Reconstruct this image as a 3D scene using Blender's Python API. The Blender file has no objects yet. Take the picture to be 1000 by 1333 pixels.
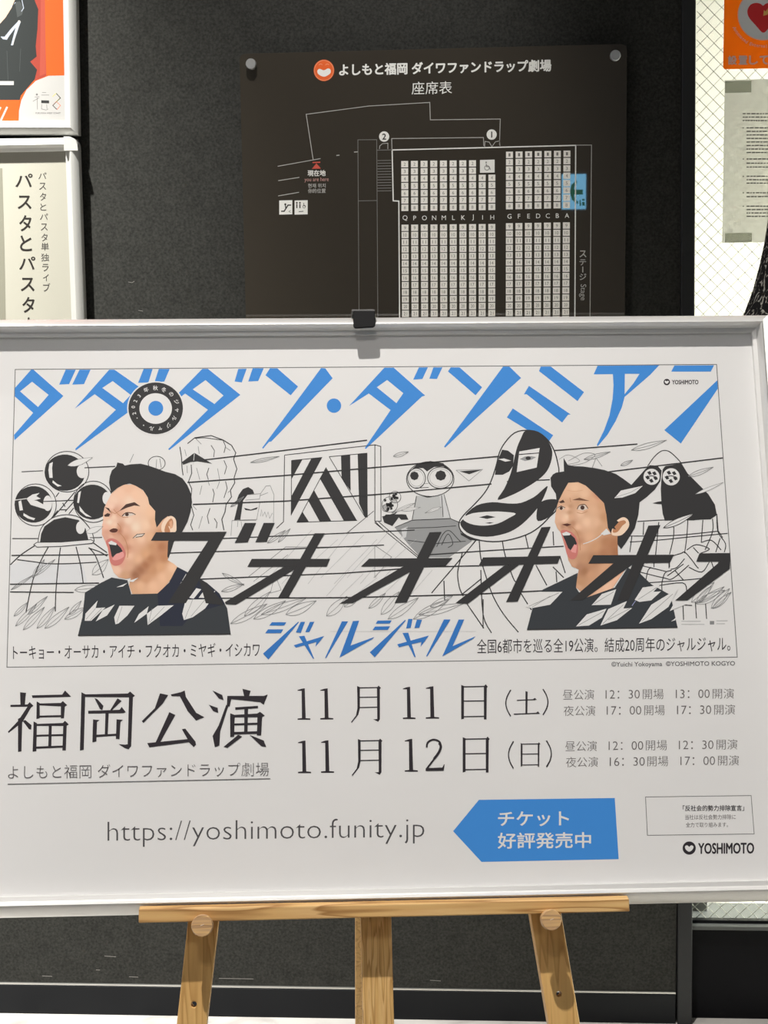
import bpy, bmesh, math, random
from mathutils import Vector, Matrix
from mathutils.geometry import tessellate_polygon

random.seed(7)
SC = bpy.context.scene
COL = SC.collection

# ------------------------------------------------------------------ camera
CAM_H = 1.485
F_PX = 2000.0                                    # focal length in pixels of the 1000x1333 frame
PITCH, ROLL, YAW = math.radians(7.465), math.radians(0.725), math.radians(3.554)
EYE = Vector((0, 0, CAM_H))
_rt, _up, _fw = Vector((1, 0, 0)), Vector((0, math.sin(PITCH), math.cos(PITCH))), Vector((0, math.cos(PITCH), -math.sin(PITCH)))
_r2 = _rt * math.cos(ROLL) - _up * math.sin(ROLL)
_u2 = _up * math.cos(ROLL) + _rt * math.sin(ROLL)
_Z = Matrix.Rotation(YAW, 3, 'Z')
C_RT, C_UP, C_FW = _Z @ _r2, _Z @ _u2, _Z @ _fw
cam_data = bpy.data.cameras.new('camera')
cam_data.sensor_fit = 'VERTICAL'
cam_data.sensor_height = 36.0
cam_data.lens = F_PX / 1333.0 * 36.0
cam_data.clip_start = 0.05
cam = bpy.data.objects.new('camera', cam_data)
COL.objects.link(cam)
_m = Matrix((C_RT, C_UP, -C_FW)).transposed().to_4x4()
_m.translation = EYE
cam.matrix_world = _m
SC.camera = cam

# ------------------------------------------------------------------ world, lights, exposure
SC.view_settings.view_transform = 'Standard'
SC.view_settings.look = 'None'
SC.view_settings.exposure = 0.0
SC.view_settings.gamma = 1.0
SC.view_settings.use_curve_mapping = False
w = bpy.data.worlds.new('room_air')
SC.world = w
w.use_nodes = True
w.node_tree.nodes['Background'].inputs[0].default_value = (1.0, 0.97, 0.94, 1)
w.node_tree.nodes['Background'].inputs[1].default_value = 0.12


def light(name, kind, loc, aim, energy, col=(1, 1, 1), **kw):
    d = bpy.data.lights.new(name, kind)
    d.energy = energy
    d.color = col
    for k, v in kw.items():
        setattr(d, k, v)
    o = bpy.data.objects.new(name, d)
    COL.objects.link(o)
    o.location = loc
    o.rotation_euler = (Vector(aim) - Vector(loc)).to_track_quat('-Z', 'Y').to_euler()
    return o


light('poster_downlight', 'SPOT', (-0.66, 0.85, 5.5), (-0.12, 1.90, 0.92), 880, (1.0, 0.95, 0.89),
      spot_size=math.radians(28), spot_blend=0.5, shadow_soft_size=0.045)
light('poster_spot', 'SPOT', (-0.3, -0.5, 3.7), (-0.12, 1.80, 0.78), 66, (1.0, 0.94, 0.885),
      spot_size=math.radians(31), spot_blend=0.35, shadow_soft_size=0.25)
light('wall_washer', 'SPOT', (-1.25, 2.2, 3.8), (-2.2, 3.08, 1.0), 2300, (1.0, 0.98, 0.92),
      spot_size=math.radians(84), spot_blend=1.0, shadow_soft_size=0.03)
light('plan_spot', 'SPOT', (-0.40, 2.0, 3.8), (-0.22, 3.08, 1.74), 210, (1.0, 0.97, 0.93),
      spot_size=math.radians(27), spot_blend=0.9, shadow_soft_size=0.04)
light('lobby_light', 'AREA', (-2.6, -0.6, 2.2), (-0.3, 2.3, 1.1), 9, (1.0, 0.97, 0.94),
      shape='RECTANGLE', size=1.6, size_y=1.6)
light('corridor_light', 'AREA', (1.85, 3.27, 1.0), (0.6, 3.5, 1.0), 235, (1.0, 0.98, 0.91),
      shape='RECTANGLE', size=0.24, size_y=1.7)

D = 3.08                                         # distance of the dark wall panel
D2 = 3.115                                       # glass of the window, set a little deeper


# ------------------------------------------------------------------ helpers
def lin(c):
    c /= 255.0
    return c / 12.92 if c <= 0.04045 else ((c + 0.055) / 1.055) ** 2.4


def rgb(r, g, b):
    return (lin(r), lin(g), lin(b), 1.0)


PAPER = [lin(c) for c in (210, 203, 198)]


def ink(r, g, b):
    """printed colour, relative to the white of the poster paper (albedo 0.8)"""
    return tuple(min(0.95, lin(c) / p * 0.80) for c, p in zip((r, g, b), PAPER)) + (1.0,)


MATS = {}


def mat(name, col, rough=0.6, spec=0.3, metal=0.0, emit=None, emit_s=0.0):
    if name in MATS:
        return MATS[name]
    m = bpy.data.materials.new(name)
    m.use_nodes = True
    b = m.node_tree.nodes['Principled BSDF']
    b.inputs['Base Color'].default_value = col
    b.inputs['Roughness'].default_value = rough
    b.inputs['Specular IOR Level'].default_value = spec
    b.inputs['Metallic'].default_value = metal
    if emit:
        b.inputs['Emission Color'].default_value = emit
        b.inputs['Emission Strength'].default_value = emit_s
    MATS[name] = m
    return m


def nodes(m):
    return m.node_tree.nodes, m.node_tree.links, m.node_tree.nodes['Principled BSDF']


def ramp(N, stops):
    r = N.new('ShaderNodeValToRGB')
    while len(r.color_ramp.elements) < len(stops):
        r.color_ramp.elements.new(0.5)
    for e, (p, c) in zip(r.color_ramp.elements, stops):
        e.position = p
        e.color = c
    return r


def ray(x, y):
    return C_FW + C_RT * ((x - 500.0) / F_PX) - C_UP * ((y - 666.5) / F_PX)


def hit(x, y, p, n):
    d = ray(x, y)
    return EYE + d * ((p - EYE).dot(n) / d.dot(n))


def on_wall(x, y, depth=D):
    return hit(x, y, Vector((0, depth, 0)), Vector((0, 1, 0)))


def tag(o, label=None, cat=None, group=None, kind=None):
    if label: o['label'] = label
    if cat: o['category'] = cat
    if group: o['group'] = group
    if kind: o['kind'] = kind
    return o


def empty(name, matrix, label=None, cat=None, group=None):
    o = bpy.data.objects.new(name, None)
    o.empty_display_size = 0.1
    COL.objects.link(o)
    o.matrix_world = matrix
    return tag(o, label, cat, group)


def link(name, me, parent=None, kind=None):
    o = bpy.data.objects.new(name, me)
    COL.objects.link(o)
    if parent is not None:
        o.parent = parent
    if kind:
        o['kind'] = kind
    return o


def mesh_obj(name, verts, faces, mats, fmats=None, parent=None, smooth=False, kind=None, fix=True):
    me = bpy.data.meshes.new(name)
    me.from_pydata([tuple(v) for v in verts], [], faces)
    for m in (mats if isinstance(mats, (list, tuple)) else [mats]):
        me.materials.append(m)
    if fmats:
        me.polygons.foreach_set('material_index', fmats)
    if fix:
        bm = bmesh.new()
        bm.from_mesh(me)
        bmesh.ops.recalc_face_normals(bm, faces=bm.faces)
        bm.to_mesh(me)
        bm.free()
    if smooth:
        me.polygons.foreach_set('use_smooth', [True] * len(me.polygons))
    me.update()
    return link(name, me, parent, kind)


def bevel(o, width, seg=2):
    b = o.modifiers.new('bevel', 'BEVEL')
    b.width = width
    b.segments = seg
    b.limit_method = 'ANGLE'
    b.angle_limit = math.radians(40)
    return o


BOXF = [(0, 1, 2, 3), (7, 6, 5, 4), (0, 4, 5, 1), (1, 5, 6, 2), (2, 6, 7, 3), (3, 7, 4, 0)]


def box(name, a, b, m, parent=None, kind=None, bev=0.0):
    (x0, y0, z0), (x1, y1, z1) = a, b
    v = [(x0, y0, z0), (x1, y0, z0), (x1, y1, z0), (x0, y1, z0), (x0, y0, z1), (x1, y0, z1), (x1, y1, z1), (x0, y1, z1)]
    o = mesh_obj(name, v, BOXF, m, parent=parent, kind=kind)
    if bev:
        bevel(o, bev)
    return o


def prism(name, pts, z0, z1, m, parent=None, holes=(), bev=0.0, kind=None):
    """flat outline in local XY (with holes) extruded from z0 to z1"""
    loops = [list(pts)] + [list(h) for h in holes]
    flat = [p for l in loops for p in l]
    tris = tessellate_polygon([[Vector((p[0], p[1], 0)) for p in l] for l in loops])
    n = len(flat)
    v = [(p[0], p[1], z1) for p in flat] + [(p[0], p[1], z0) for p in flat]
    f = [tuple(t) for t in tris] + [tuple(i + n for i in reversed(t)) for t in tris]
    base = 0
    for l in loops:
        k = len(l)
        for i in range(k):
            j = (i + 1) % k
            f.append((base + i, base + j, base + j + n, base + i + n))
        base += k
    o = mesh_obj(name, v, f, m, parent=parent, kind=kind)
    if bev:
        bevel(o, bev)
    return o


def disc_pts(cx, cy, rx, ry=None, n=28, rot=0.0):
    ry = rx if ry is None else ry
    return [(cx + rx * math.cos(rot + 2 * math.pi * i / n), cy + ry * math.sin(rot + 2 * math.pi * i / n)) for i in range(n)]


def smooth_pts(pts, closed=True, n=5):
    """Catmull-Rom through the points"""
    out = []
    k = len(pts)
    rng = range(k) if closed else range(k - 1)
    for i in rng:
        if closed:
            p0, p1, p2, p3 = pts[(i - 1) % k], pts[i], pts[(i + 1) % k], pts[(i + 2) % k]
        else:
            p0, p1, p2, p3 = pts[max(i - 1, 0)], pts[i], pts[i + 1], pts[min(i + 2, k - 1)]
        for s in range(n):
            t = s / n
            out.append(tuple(0.5 * (2 * p1[c] + (p2[c] - p0[c]) * t + (2 * p0[c] - 5 * p1[c] + 4 * p2[c] - p3[c]) * t * t
                                    + (3 * p1[c] - p0[c] - 3 * p2[c] + p3[c]) * t ** 3) for c in (0, 1)))
    if not closed:
        out.append(tuple(pts[-1]))
    return out


_glyphs = {}


def glyph(body, weight=0.0, squash=None):
    """outline of a piece of text as flat triangles: verts, faces, bounds"""
    key = (body, weight)
    if key not in _glyphs:
        c = bpy.data.curves.new('lettering', 'FONT')
        c.body = body
        c.resolution_u = 3
        c.offset = weight
        o = bpy.data.objects.new('lettering', c)
        COL.objects.link(o)
        bpy.context.view_layer.update()
        me = bpy.data.meshes.new_from_object(o.evaluated_get(bpy.context.evaluated_depsgraph_get()))
        v = [(p.co.x, p.co.y) for p in me.vertices]
        f = [tuple(p.vertices) for p in me.polygons]
        bpy.data.objects.remove(o)
        bpy.data.curves.remove(c)
        bpy.data.meshes.remove(me)
        xs, ys = [p[0] for p in v], [p[1] for p in v]
        _glyphs[key] = (v, f, min(xs), max(xs), min(ys), max(ys))
    return _glyphs[key]


class Plane:
    """a flat surface standing in the room: local X, Y in the surface, local Z towards the viewer"""
    def __init__(self, origin, u, w_):
        self.o, self.u, self.w = Vector(origin), Vector(u).normalized(), Vector(w_).normalized()
        self.n = self.u.cross(self.w)
        m = Matrix((self.u, self.w, self.n)).transposed().to_4x4()
        m.translation = self.o
        self.m = m

    def loc(self, x, y, h=0.0):
        p = hit(x, y, self.o + self.n * h, self.n) - self.o
        return (p.dot(self.u), p.dot(self.w))


SHIFTS = ((1, 0), (-1, 0), (0, 1), (0, -1), (.7, .7), (-.7, .7), (.7, -.7), (-.7, -.7))


class Print:
    """printing on a plane: shapes given in the photograph's pixels, put where they lie on the sheet"""
    STEP = 0.00004

    def __init__(self, plane, name, parent, h0=0.0):
        self.p, self.name, self.parent, self.h0 = plane, name, parent, h0
        self.v, self.f, self.fm, self.mats = [], [], [], []
        self.cols = {}
        self.creep = 0.0                          # overlapping strokes of one ink lie a hair apart
        self.count = 0

    def _mi(self, m):
        if m not in self.mats:
            self.mats.append(m)
        return self.mats.index(m)

    def raw(self, pts, faces, m, layer):
        b = len(self.v)
        self.count += 1
        h = self.h0 + (layer + self.creep * self.count) * self.STEP
        for x, y in pts:
            a, c = self.p.loc(x, y, h)
            self.v.append((a, c, h))
        mi = self._mi(m)
        for f in faces:
            self.f.append(tuple(b + i for i in f))
            self.fm.append(mi)

    def poly(self, pts, m, layer=1, holes=(), tr=None, smooth=0):
        loops = [list(pts)] + [list(h) for h in holes]
        if tr:
            loops = [[tr(p) for p in l] for l in loops]
        if smooth:
            loops = [smooth_pts(l, True, smooth) for l in loops]
        t = tessellate_polygon([[Vector((p[0], p[1], 0)) for p in l] for l in loops])
        self.raw([p for l in loops for p in l], t, m, layer)

    def tones(self, pts, samples, m, layer, tr, step=2.2):
        """area of a printed photograph: its tones run between the given colour samples (x, y, r, g, b)"""
        pts = [tr(p) for p in pts]
        smp = [tr((a[0], a[1])) + tuple(ink(*a[2:])[:3]) for a in samples]
        t = tessellate_polygon([[Vector((p[0], p[1], 0)) for p in pts]])
        todo = [tuple(pts[i] for i in tri) for tri in t]
        out = []
        while todo:
            tri = todo.pop()
            e = [math.dist(tri[i], tri[(i + 1) % 3]) for i in range(3)]
            k = e.index(max(e))
            if e[k] < step:
                out.append(tri)
                continue
            a, b, c = tri[k], tri[(k + 1) % 3], tri[(k + 2) % 3]
            mid = ((a[0] + b[0]) / 2, (a[1] + b[1]) / 2)
            todo += [(a, mid, c), (mid, b, c)]
        idx, vs, fs = {}, [], []
        for tri in out:
            f = []
            for p in tri:
                key = (round(p[0], 4), round(p[1], 4))
                if key not in idx:
                    idx[key] = len(vs)
                    vs.append(p)
                f.append(idx[key])
            fs.append(tuple(f))
        base = len(self.v)
        self.raw(vs, fs, m, layer)
        for i, p in enumerate(vs):
            ws = [1.0 / (((p[0] - a[0]) ** 2 + (p[1] - a[1]) ** 2 + 1.5) ** 1.5) for a in smp]
            tot = sum(ws)
            self.cols[base + i] = tuple(sum(w_ * a[2 + c] for w_, a in zip(ws, smp)) / tot for c in range(3))

    def ell(self, cx, cy, rx, ry, m, layer=1, tr=None, n=30):
        self.poly(disc_pts(cx, cy, rx, ry, n), m, layer, tr=tr)

    def line(self, pts, width, m, layer=1, tr=None, smooth=0, closed=False, taper=False):
        if tr:
            pts = [tr(p) for p in pts]
        if smooth:
            pts = smooth_pts(pts, closed, smooth)
        if m.name == 'ink_black':
            width *= 1.3
        k = len(pts)
        L, R_ = [], []
        for i, p in enumerate(pts):
            a = pts[i - 1] if (i > 0 or closed) else p
            b = pts[(i + 1) % k] if (i < k - 1 or closed) else p
            d1 = (p[0] - a[0], p[1] - a[1])
            d2 = (b[0] - p[0], b[1] - p[1])
            l1, l2 = math.hypot(*d1) or 1, math.hypot(*d2) or 1
            d = (d1[0] / l1 + d2[0] / l2, d1[1] / l1 + d2[1] / l2)
            l = math.hypot(*d) or 1
            nx, ny = -d[1] / l, d[0] / l
            cosn = max(0.45, abs((d1[0] * d[0] + d1[1] * d[1]) / (l1 * l)) if l1 != 1 or d1 != (0, 0) else 1)
            hw = width / 2 / (cosn if 0 < i < k - 1 or closed else 1)
            if taper:
                s = i / (k - 1)
                hw *= 0.35 + 0.65 * math.sin(math.pi * min(1, max(0, s)))
            L.append((p[0] + nx * hw, p[1] + ny * hw))
            R_.append((p[0] - nx * hw, p[1] - ny * hw))
        v = L + R_
        n = k if closed else k - 1
        self.raw(v, [(i, (i + 1) % k, (i + 1) % k + k, i + k) for i in range(n)], m, layer)

    def outline(self, cx, cy, rx, ry, width, m, layer=1, tr=None):
        pts = disc_pts(cx, cy, rx, ry, 36)
        if tr:
            pts = [tr(p) for p in pts]
        self.line(pts, width, m, layer, closed=True)

    def text(self, body, x0, y0, x1, y1, m, layer=1, weight=0.0, slope=0.0, shear=0.0):
        """bounds of the text: x0..x1, y0 (top) .. y1 (bottom) at its left end, rising by slope"""
        v, f, a, b, c, d = glyph(body, min(weight, 0.0))
        e = max(0.0, weight) * (y1 - y0) / (d - c)       # heavier strokes: the same outline laid over itself
        x0, x1, y0, y1 = x0 + e, x1 - e, y0 + e, y1 - e
        sx = (x1 - x0) / (b - a)
        sy = (y1 - y0) / (d - c)
        for k, (ox, oy) in enumerate(SHIFTS if e > 0 else ((0, 0),)):
            pts = []
            for x, y in v:
                px = x0 + (x - a) * sx + ox * e
                py = y1 - (y - c) * sy + oy * e
                pts.append((px + shear * (y1 - py), py + slope * (px - x0)))
            self.raw(pts, f, m, layer + k * 0.3)

    def turned(self, body, cx, cy, size, ang, m, layer=1, weight=0.0, sx=1.0):
        """a piece of text centred at cx, cy turned by ang (clockwise, radians); size = height of one em"""
        v, f, a, b, c, d = glyph(body, min(weight, 0.0))
        ca, sa = math.cos(ang), math.sin(ang)
        e = max(0.0, weight) * size
        for k, (ox, oy) in enumerate(SHIFTS if e > 0 else ((0, 0),)):
            pts = []
            for x, y in v:
                px, py = (x - (a + b) / 2) * size * sx + ox * e, -(y - (c + d) / 2) * size + oy * e
                pts.append((cx + px * ca - py * sa, cy + px * sa + py * ca))
            self.raw(pts, f, m, layer + k * 0.3)

    def leaf(self, p0, p1, wid, fill, edge, layer=1, tr=None, vein=True, lw=0.7):
        if tr:
            wid *= tr((1, 0))[0] - tr((0, 0))[0]
            p0, p1 = tr(p0), tr(p1)
        dx, dy = p1[0] - p0[0], p1[1] - p0[1]
        l = math.hypot(dx, dy)
        nx, ny = -dy / l, dx / l
        A, B_ = [], []
        for i in range(9):
            t = i / 8
            hgt = wid / 2 * math.sin(math.pi * t ** 0.8)
            A.append((p0[0] + dx * t + nx * hgt, p0[1] + dy * t + ny * hgt))
            B_.append((p0[0] + dx * t - nx * hgt * 0.8, p0[1] + dy * t - ny * hgt * 0.8))
        if fill:
            self.poly(A + B_[-2:0:-1], fill, layer)
        if edge:
            self.line(A, lw, edge, layer + 0.5)
            self.line(B_, lw, edge, layer + 0.5)
            if vein:
                self.line([p0, (p0[0] + dx * .5 + nx * wid * .08, p0[1] + dy * .5 + ny * wid * .08), p1], lw * 0.8, edge, layer + 0.5, smooth=4)

    def build(self):
        o = mesh_obj(self.name, self.v, self.f, self.mats, self.fm, self.parent, fix=False)
        if self.cols:
            at = o.data.color_attributes.new('tone', 'FLOAT_COLOR', 'POINT')
            for i, c in self.cols.items():
                at.data[i].color = (*c, 1.0)
        return o


def T(x0, y0, s):
    """coordinates read in an enlarged detail of the sheet"""
    return lambda p: (x0 + p[0] * s, y0 + p[1] * s)


# ------------------------------------------------------------------ materials of the place
m_panel = mat('dark_wall_panel', (0.02, 0.02, 0.02, 1), 0.75, 0.12)
N, L, B = nodes(m_panel)
tc = N.new('ShaderNodeTexCoord')
no = N.new('ShaderNodeTexNoise'); no.inputs['Scale'].default_value = 190; no.inputs['Detail'].default_value = 5; no.inputs['Roughness'].default_value = 0.7
L.new(tc.outputs['Object'], no.inputs['Vector'])
rp = ramp(N, [(0.34, (0.023, 0.023, 0.0215, 1)), (0.72, (0.060, 0.061, 0.055, 1))])
L.new(no.outputs['Fac'], rp.inputs['Fac'])
n2 = N.new('ShaderNodeTexNoise'); n2.inputs['Scale'].default_value = 24; n2.inputs['Detail'].default_value = 4
L.new(tc.outputs['Object'], n2.inputs['Vector'])
mx = N.new('ShaderNodeMixRGB'); mx.blend_type = 'MULTIPLY'; mx.inputs['Fac'].default_value = 0.4
L.new(rp.outputs['Color'], mx.inputs['Color1']); L.new(n2.outputs['Fac'], mx.inputs['Color2'])
L.new(mx.outputs['Color'], B.inputs['Base Color'])

m_base = mat('black_baseboard', (0.0065, 0.0075, 0.0095, 1), 0.45, 0.2)
m_jamb = mat('black_jamb', (0.020, 0.021, 0.023, 1), 0.5, 0.3)
m_right = mat('black_lower_panel', (0.0045, 0.0045, 0.006, 1), 0.6, 0.1)
m_steel = mat('satin_steel_trim', (0.55, 0.55, 0.53, 1), 0.35, 0.5, 0.9)
m_sill = mat('grey_sill', (0.075, 0.08, 0.08, 1), 0.5, 0.4)

m_floor = mat('pale_marble_floor', (0.6, 0.58, 0.54, 1), 0.3, 0.4)
N, L, B = nodes(m_floor)
tc = N.new('ShaderNodeTexCoord')
no = N.new('ShaderNodeTexNoise'); no.inputs['Scale'].default_value = 7; no.inputs['Detail'].default_value = 8; no.inputs['Distortion'].default_value = 1.2
L.new(tc.outputs['Object'], no.inputs['Vector'])
rp = ramp(N, [(0.35, (0.34, 0.325, 0.31, 1)), (0.5, (0.50, 0.485, 0.465, 1)), (0.7, (0.56, 0.545, 0.52, 1))])
L.new(no.outputs['Fac'], rp.inputs['Fac']); L.new(rp.outputs['Color'], B.inputs['Base Color'])

m_alu = mat('satin_aluminium_rail', (0.80, 0.80, 0.79, 1), 0.42, 0.5, 0.55)
m_whiterail = mat('white_enamel_rail', (0.50, 0.50, 0.48, 1), 0.38, 0.5, 0.15)
m_back = mat('grey_backing_board', (0.35, 0.34, 0.33, 1), 0.8, 0.2)

m_paper = mat('poster_paper', (0.80, 0.80, 0.80, 1), 0.5, 0.3)
N, L, B = nodes(m_paper)
tc = N.new('ShaderNodeTexCoord')
no = N.new('ShaderNodeTexNoise'); no.inputs['Scale'].default_value = 5.0; no.inputs['Detail'].default_value = 3; no.inputs['Distortion'].default_value = 0.6
L.new(tc.outputs['Object'], no.inputs['Vector'])
bp = N.new('ShaderNodeBump'); bp.inputs['Strength'].default_value = 0.10; bp.inputs['Distance'].default_value = 0.02
L.new(no.outputs['Fac'], bp.inputs['Height']); L.new(bp.outputs['Normal'], B.inputs['Normal'])

K = mat('ink_black', ink(46, 44, 44))
KT = mat('ink_text_black', ink(40, 34, 38))
SH = mat('ink_shirt_charcoal', ink(50, 52, 55))
NV = mat('ink_shirt_navy', ink(36, 39, 52))
GY = mat('ink_grey_line', ink(125, 122, 120))
GL = mat('ink_pale_grey', ink(172, 168, 165))
GM = mat('ink_mid_grey', ink(140, 137, 135))
GX = mat('ink_tint_grey', ink(193, 188, 185))
WH = mat('ink_paper_white', (0.80, 0.80, 0.80, 1), 0.5, 0.3)
BL = mat('ink_blue', ink(57, 124, 190))
BLD = mat('ink_deep_blue', ink(45, 105, 170))


def skin(k, r, g, b):
    return mat('ink_skin_' + k, ink(r, g, b))


S0 = skin('base', 224, 176, 146)
S1 = skin('light', 234, 194, 168)
S1b = skin('lightest', 240, 206, 184)
S2 = skin('shade', 207, 152, 118)
S3 = skin('dark', 178, 120, 84)
S4 = skin('deep', 140, 88, 62)
PHOTO = mat('ink_photograph', (0.5, 0.4, 0.3, 1))
N, L, B = nodes(PHOTO)
at_ = N.new('ShaderNodeVertexColor'); at_.layer_name = 'tone'
L.new(at_.outputs['Color'], B.inputs['Base Color'])
LIP = mat('ink_lip', ink(192, 112, 102))
TNG = mat('ink_tongue', ink(214, 142, 134))
EYE_W = mat('ink_eye_white', ink(206, 186, 172))
IRIS = mat('ink_iris', ink(70, 46, 38))

# ------------------------------------------------------------------ the room
ALL_W = (-2.6, 2.6)
box('floor', (-3.2, -3.0, -0.04), (3.2, 5.2, 0.0), m_floor, kind='structure')
xj0, xj1 = on_wall(887.0, 300, D - 0.012).x, on_wall(904.0, 300, D - 0.012).x
z_steel = on_wall(440, 1284.8).z
box('wall_back', (-2.6, D, 0.0), (xj1 - 0.016, D + 0.12, 3.0), m_panel, kind='structure')
box('baseboard_back', (-2.6, D - 0.006, 0.0), (xj1 - 0.016, D, z_steel - 0.004), m_base, kind='structure', bev=0.001)
box('trim_1', (-2.6, D - 0.004, z_steel - 0.003), (xj1 - 0.016, D, z_steel + 0.0005), m_steel, kind='structure')
pj = [on_wall(x, y, D - 0.012) for x, y in ((888.5, -60), (906.5, -60), (901.0, 1340), (882.3, 1340))]


def at_z(a, b, z):
    t_ = (z - a.z) / (b.z - a.z)
    return a.x + (b.x - a.x) * t_


jb = [at_z(pj[0], pj[3], 0.0), at_z(pj[1], pj[2], 0.0), at_z(pj[1], pj[2], 3.0), at_z(pj[0], pj[3], 3.0)]
vj = [(jb[0], D - .012, 0), (jb[1], D - .012, 0), (jb[1], D + .12, 0), (jb[0], D + .12, 0), (jb[3], D - .012, 3), (jb[2], D - .012, 3), (jb[2], D + .12, 3), (jb[3], D + .12, 3)]
bevel(mesh_obj('trim_2', vj, BOXF, m_jamb, kind='structure'), 0.002)
# window bay to the right
zs0, zs1 = on_wall(950, 1211.5, D2 - 0.03).z, on_wall(950, 1206, D2 - 0.03).z
box('wall_right', (xj1, D2 - 0.012, 0.0), (2.6, D2 + 0.10, zs0), m_right, kind='structure')
box('trim_5', (xj1, D2 - 0.014, zs1), (2.6, D2 - 0.0005, zs1 + 0.0065), m_base, kind='structure')
box('trim_3', (xj1, D2 - 0.03, zs0), (2.6, D2 + 0.10, zs1), m_sill, kind='structure', bev=0.002)
m_glass = mat('wired_glass', (1, 1, 1, 1))
N, L, B = nodes(m_glass)
tr_ = N.new('ShaderNodeBsdfTransparent'); tr_.inputs['Color'].default_value = (0.97, 0.985, 0.96, 1)
gl_ = N.new('ShaderNodeBsdfGlossy'); gl_.inputs['Roughness'].default_value = 0.05
mxs = N.new('ShaderNodeMixShader'); mxs.inputs['Fac'].default_value = 0.04
L.new(tr_.outputs[0], mxs.inputs[1]); L.new(gl_.outputs[0], mxs.inputs[2])
L.new(mxs.outputs[0], N['Material Output'].inputs['Surface'])
win = box('window_1', (xj1, D2, zs1), (2.6, D2 + 0.006, 3.0), m_glass, kind='structure')
# diamond wire inside the pane
m_wire = mat('wire_grey', (0.44, 0.45, 0.40, 1), 0.5, 0.3)
pitch = 0.0268
vv, ff = [], []
wx0, wx1, wz0, wz1 = xj1 + 0.006, 1.15, zs1, 2.15
ph = on_wall(907, 417.5, D2)


def wire(ax, az, bx, bz, t=0.00052):
    dx, dz = bx - ax, bz - az
    l = math.hypot(dx, dz)
    nx, nz = -dz / l * t, dx / l * t
    k = len(vv)
    yy = D2 + 0.003
    for (x, z, s, q) in ((ax, az, 1, -t), (ax, az, -1, -t), (ax, az, -1, t), (ax, az, 1, t), (bx, bz, 1, -t), (bx, bz, -1, -t), (bx, bz, -1, t), (bx, bz, 1, t)):
        vv.append((x + nx * s, yy + q, z + nz * s))
    ff.extend([(k, k + 4, k + 5, k + 1), (k + 1, k + 5, k + 6, k + 2), (k + 2, k + 6, k + 7, k + 3), (k + 3, k + 7, k + 4, k)])


for sgn in (1, -1):
    c0 = ph.z - sgn * ph.x
    for k in range(-160, 161):
        c = c0 + k * pitch                      # z = sgn*x + c
        if sgn > 0:
            x0, x1 = max(wx0, wz0 - c), min(wx1, wz1 - c)
        else:
            x0, x1 = max(wx0, c - wz1), min(wx1, c - wz0)
        if x1 - x0 > 0.004:
            wire(x0, sgn * x0 + c, x1, sgn * x1 + c)
mesh_obj('wire_mesh', vv, ff, m_wire, parent=win)
# white seal along the jamb and what stands behind the glass
m_white = mat('white_corridor_paint', (0.86, 0.85, 0.78, 1), 0.8, 0.2)
box('wall_far', (-0.4, 3.5, 0.0), (3.0, 3.6, 3.0), m_white, kind='structure')
zg = on_wall(910, 800, D2).z
m_post = mat('grey_corridor_post', (0.17, 0.17, 0.165, 1), 0.6, 0.3)
gx0, gx1 = on_wall(904.3, 1190, D2 + 0.05).x, on_wall(922, 1190, D2 + 0.05).x
box('trim_4', (gx0, D2 + 0.05, 0.0), (gx1, D2 + 0.10, zg), m_post, kind='structure', bev=0.003)

# scratches on the panel near the floor
pw = Plane((0, D, 1.0), (1, 0, 0), (0, 0, 1))
scr = Print(pw, 'scuff_mark', bpy.data.objects['wall_back'], 0.0006)
scr.p = Plane((0, D, 0.0), (1, 0, 0), (0, 0, 1))
m_scr = mat('scuffed_panel', (0.22, 0.21, 0.2, 1), 0.7, 0.2)
for a in ([(136, 1244.5), (151, 1245.5)], [(125, 1262.6), (130, 1262.8)], [(55, 1270.5), (68, 1271)], [(285, 1273.6), (330, 1274.3)], [(168, 537 + 734.5), (180, 537 + 735)], [(560, 1276), (574, 1277)]):
    scr.line(a, 0.8, m_scr)
for a in ([(167, 367), (172, 368), (175, 366)], [(180, 404), (186, 405)]):
    scr.line(a, 0.6, m_scr)
o = scr.build()
# the marks are given in the wall's own frame
o.data.transform(scr.p.m)
o['kind'] = 'structure'

# ------------------------------------------------------------------ frames made of mitred rails
RAIL = [(0, -0.010), (0, 0.002), (0.002, 0.007), (0.006, 0.0126), (0.010, 0.0170), (0.013, 0.0194), (0.0145, 0.0200), (0.0160, 0.0182),
        (0.0182, 0.0078), (0.0190, 0.0062), (0.0245, 0.0052), (0.0250, 0.0042), (0.0250, 0.0004)]


def rail(name, a, b, inward, prof, m, parent, ext0=True, ext1=True):
    """rail from corner a to corner b of the outer rectangle, mitred at both ends; inward = unit vector in the plane"""
    ax, ay = a
    bx, by = b
    l = math.hypot(bx - ax, by - ay)
    dx, dy = (bx - ax) / l, (by - ay) / l
    v, f = [], []
    k = len(prof)
    for (px, py, s, e) in ((ax, ay, 1, ext0), (bx, by, -1, ext1)):
        for t, h in prof:
            q = t if e else 0
            v.append((px + inward[0] * t + dx * s * q, py + inward[1] * t + dy * s * q, h))
    for i in range(k - 1):
        f.append((i, i + 1, i + 1 + k, i + k))
    f.append((k - 1, 0, k, 2 * k - 1))
    f.append(tuple(range(k)))
    f.append(tuple(range(2 * k - 1, k - 1, -1)))
    o = mesh_obj(name, v, f, m, parent=parent)
    for p in o.data.polygons:
        p.use_smooth = len(p.vertices) == 4
    o.data.update()
    e_ = o.modifiers.new('edges', 'EDGE_SPLIT')
    e_.split_angle = math.radians(38)
    return o


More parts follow.
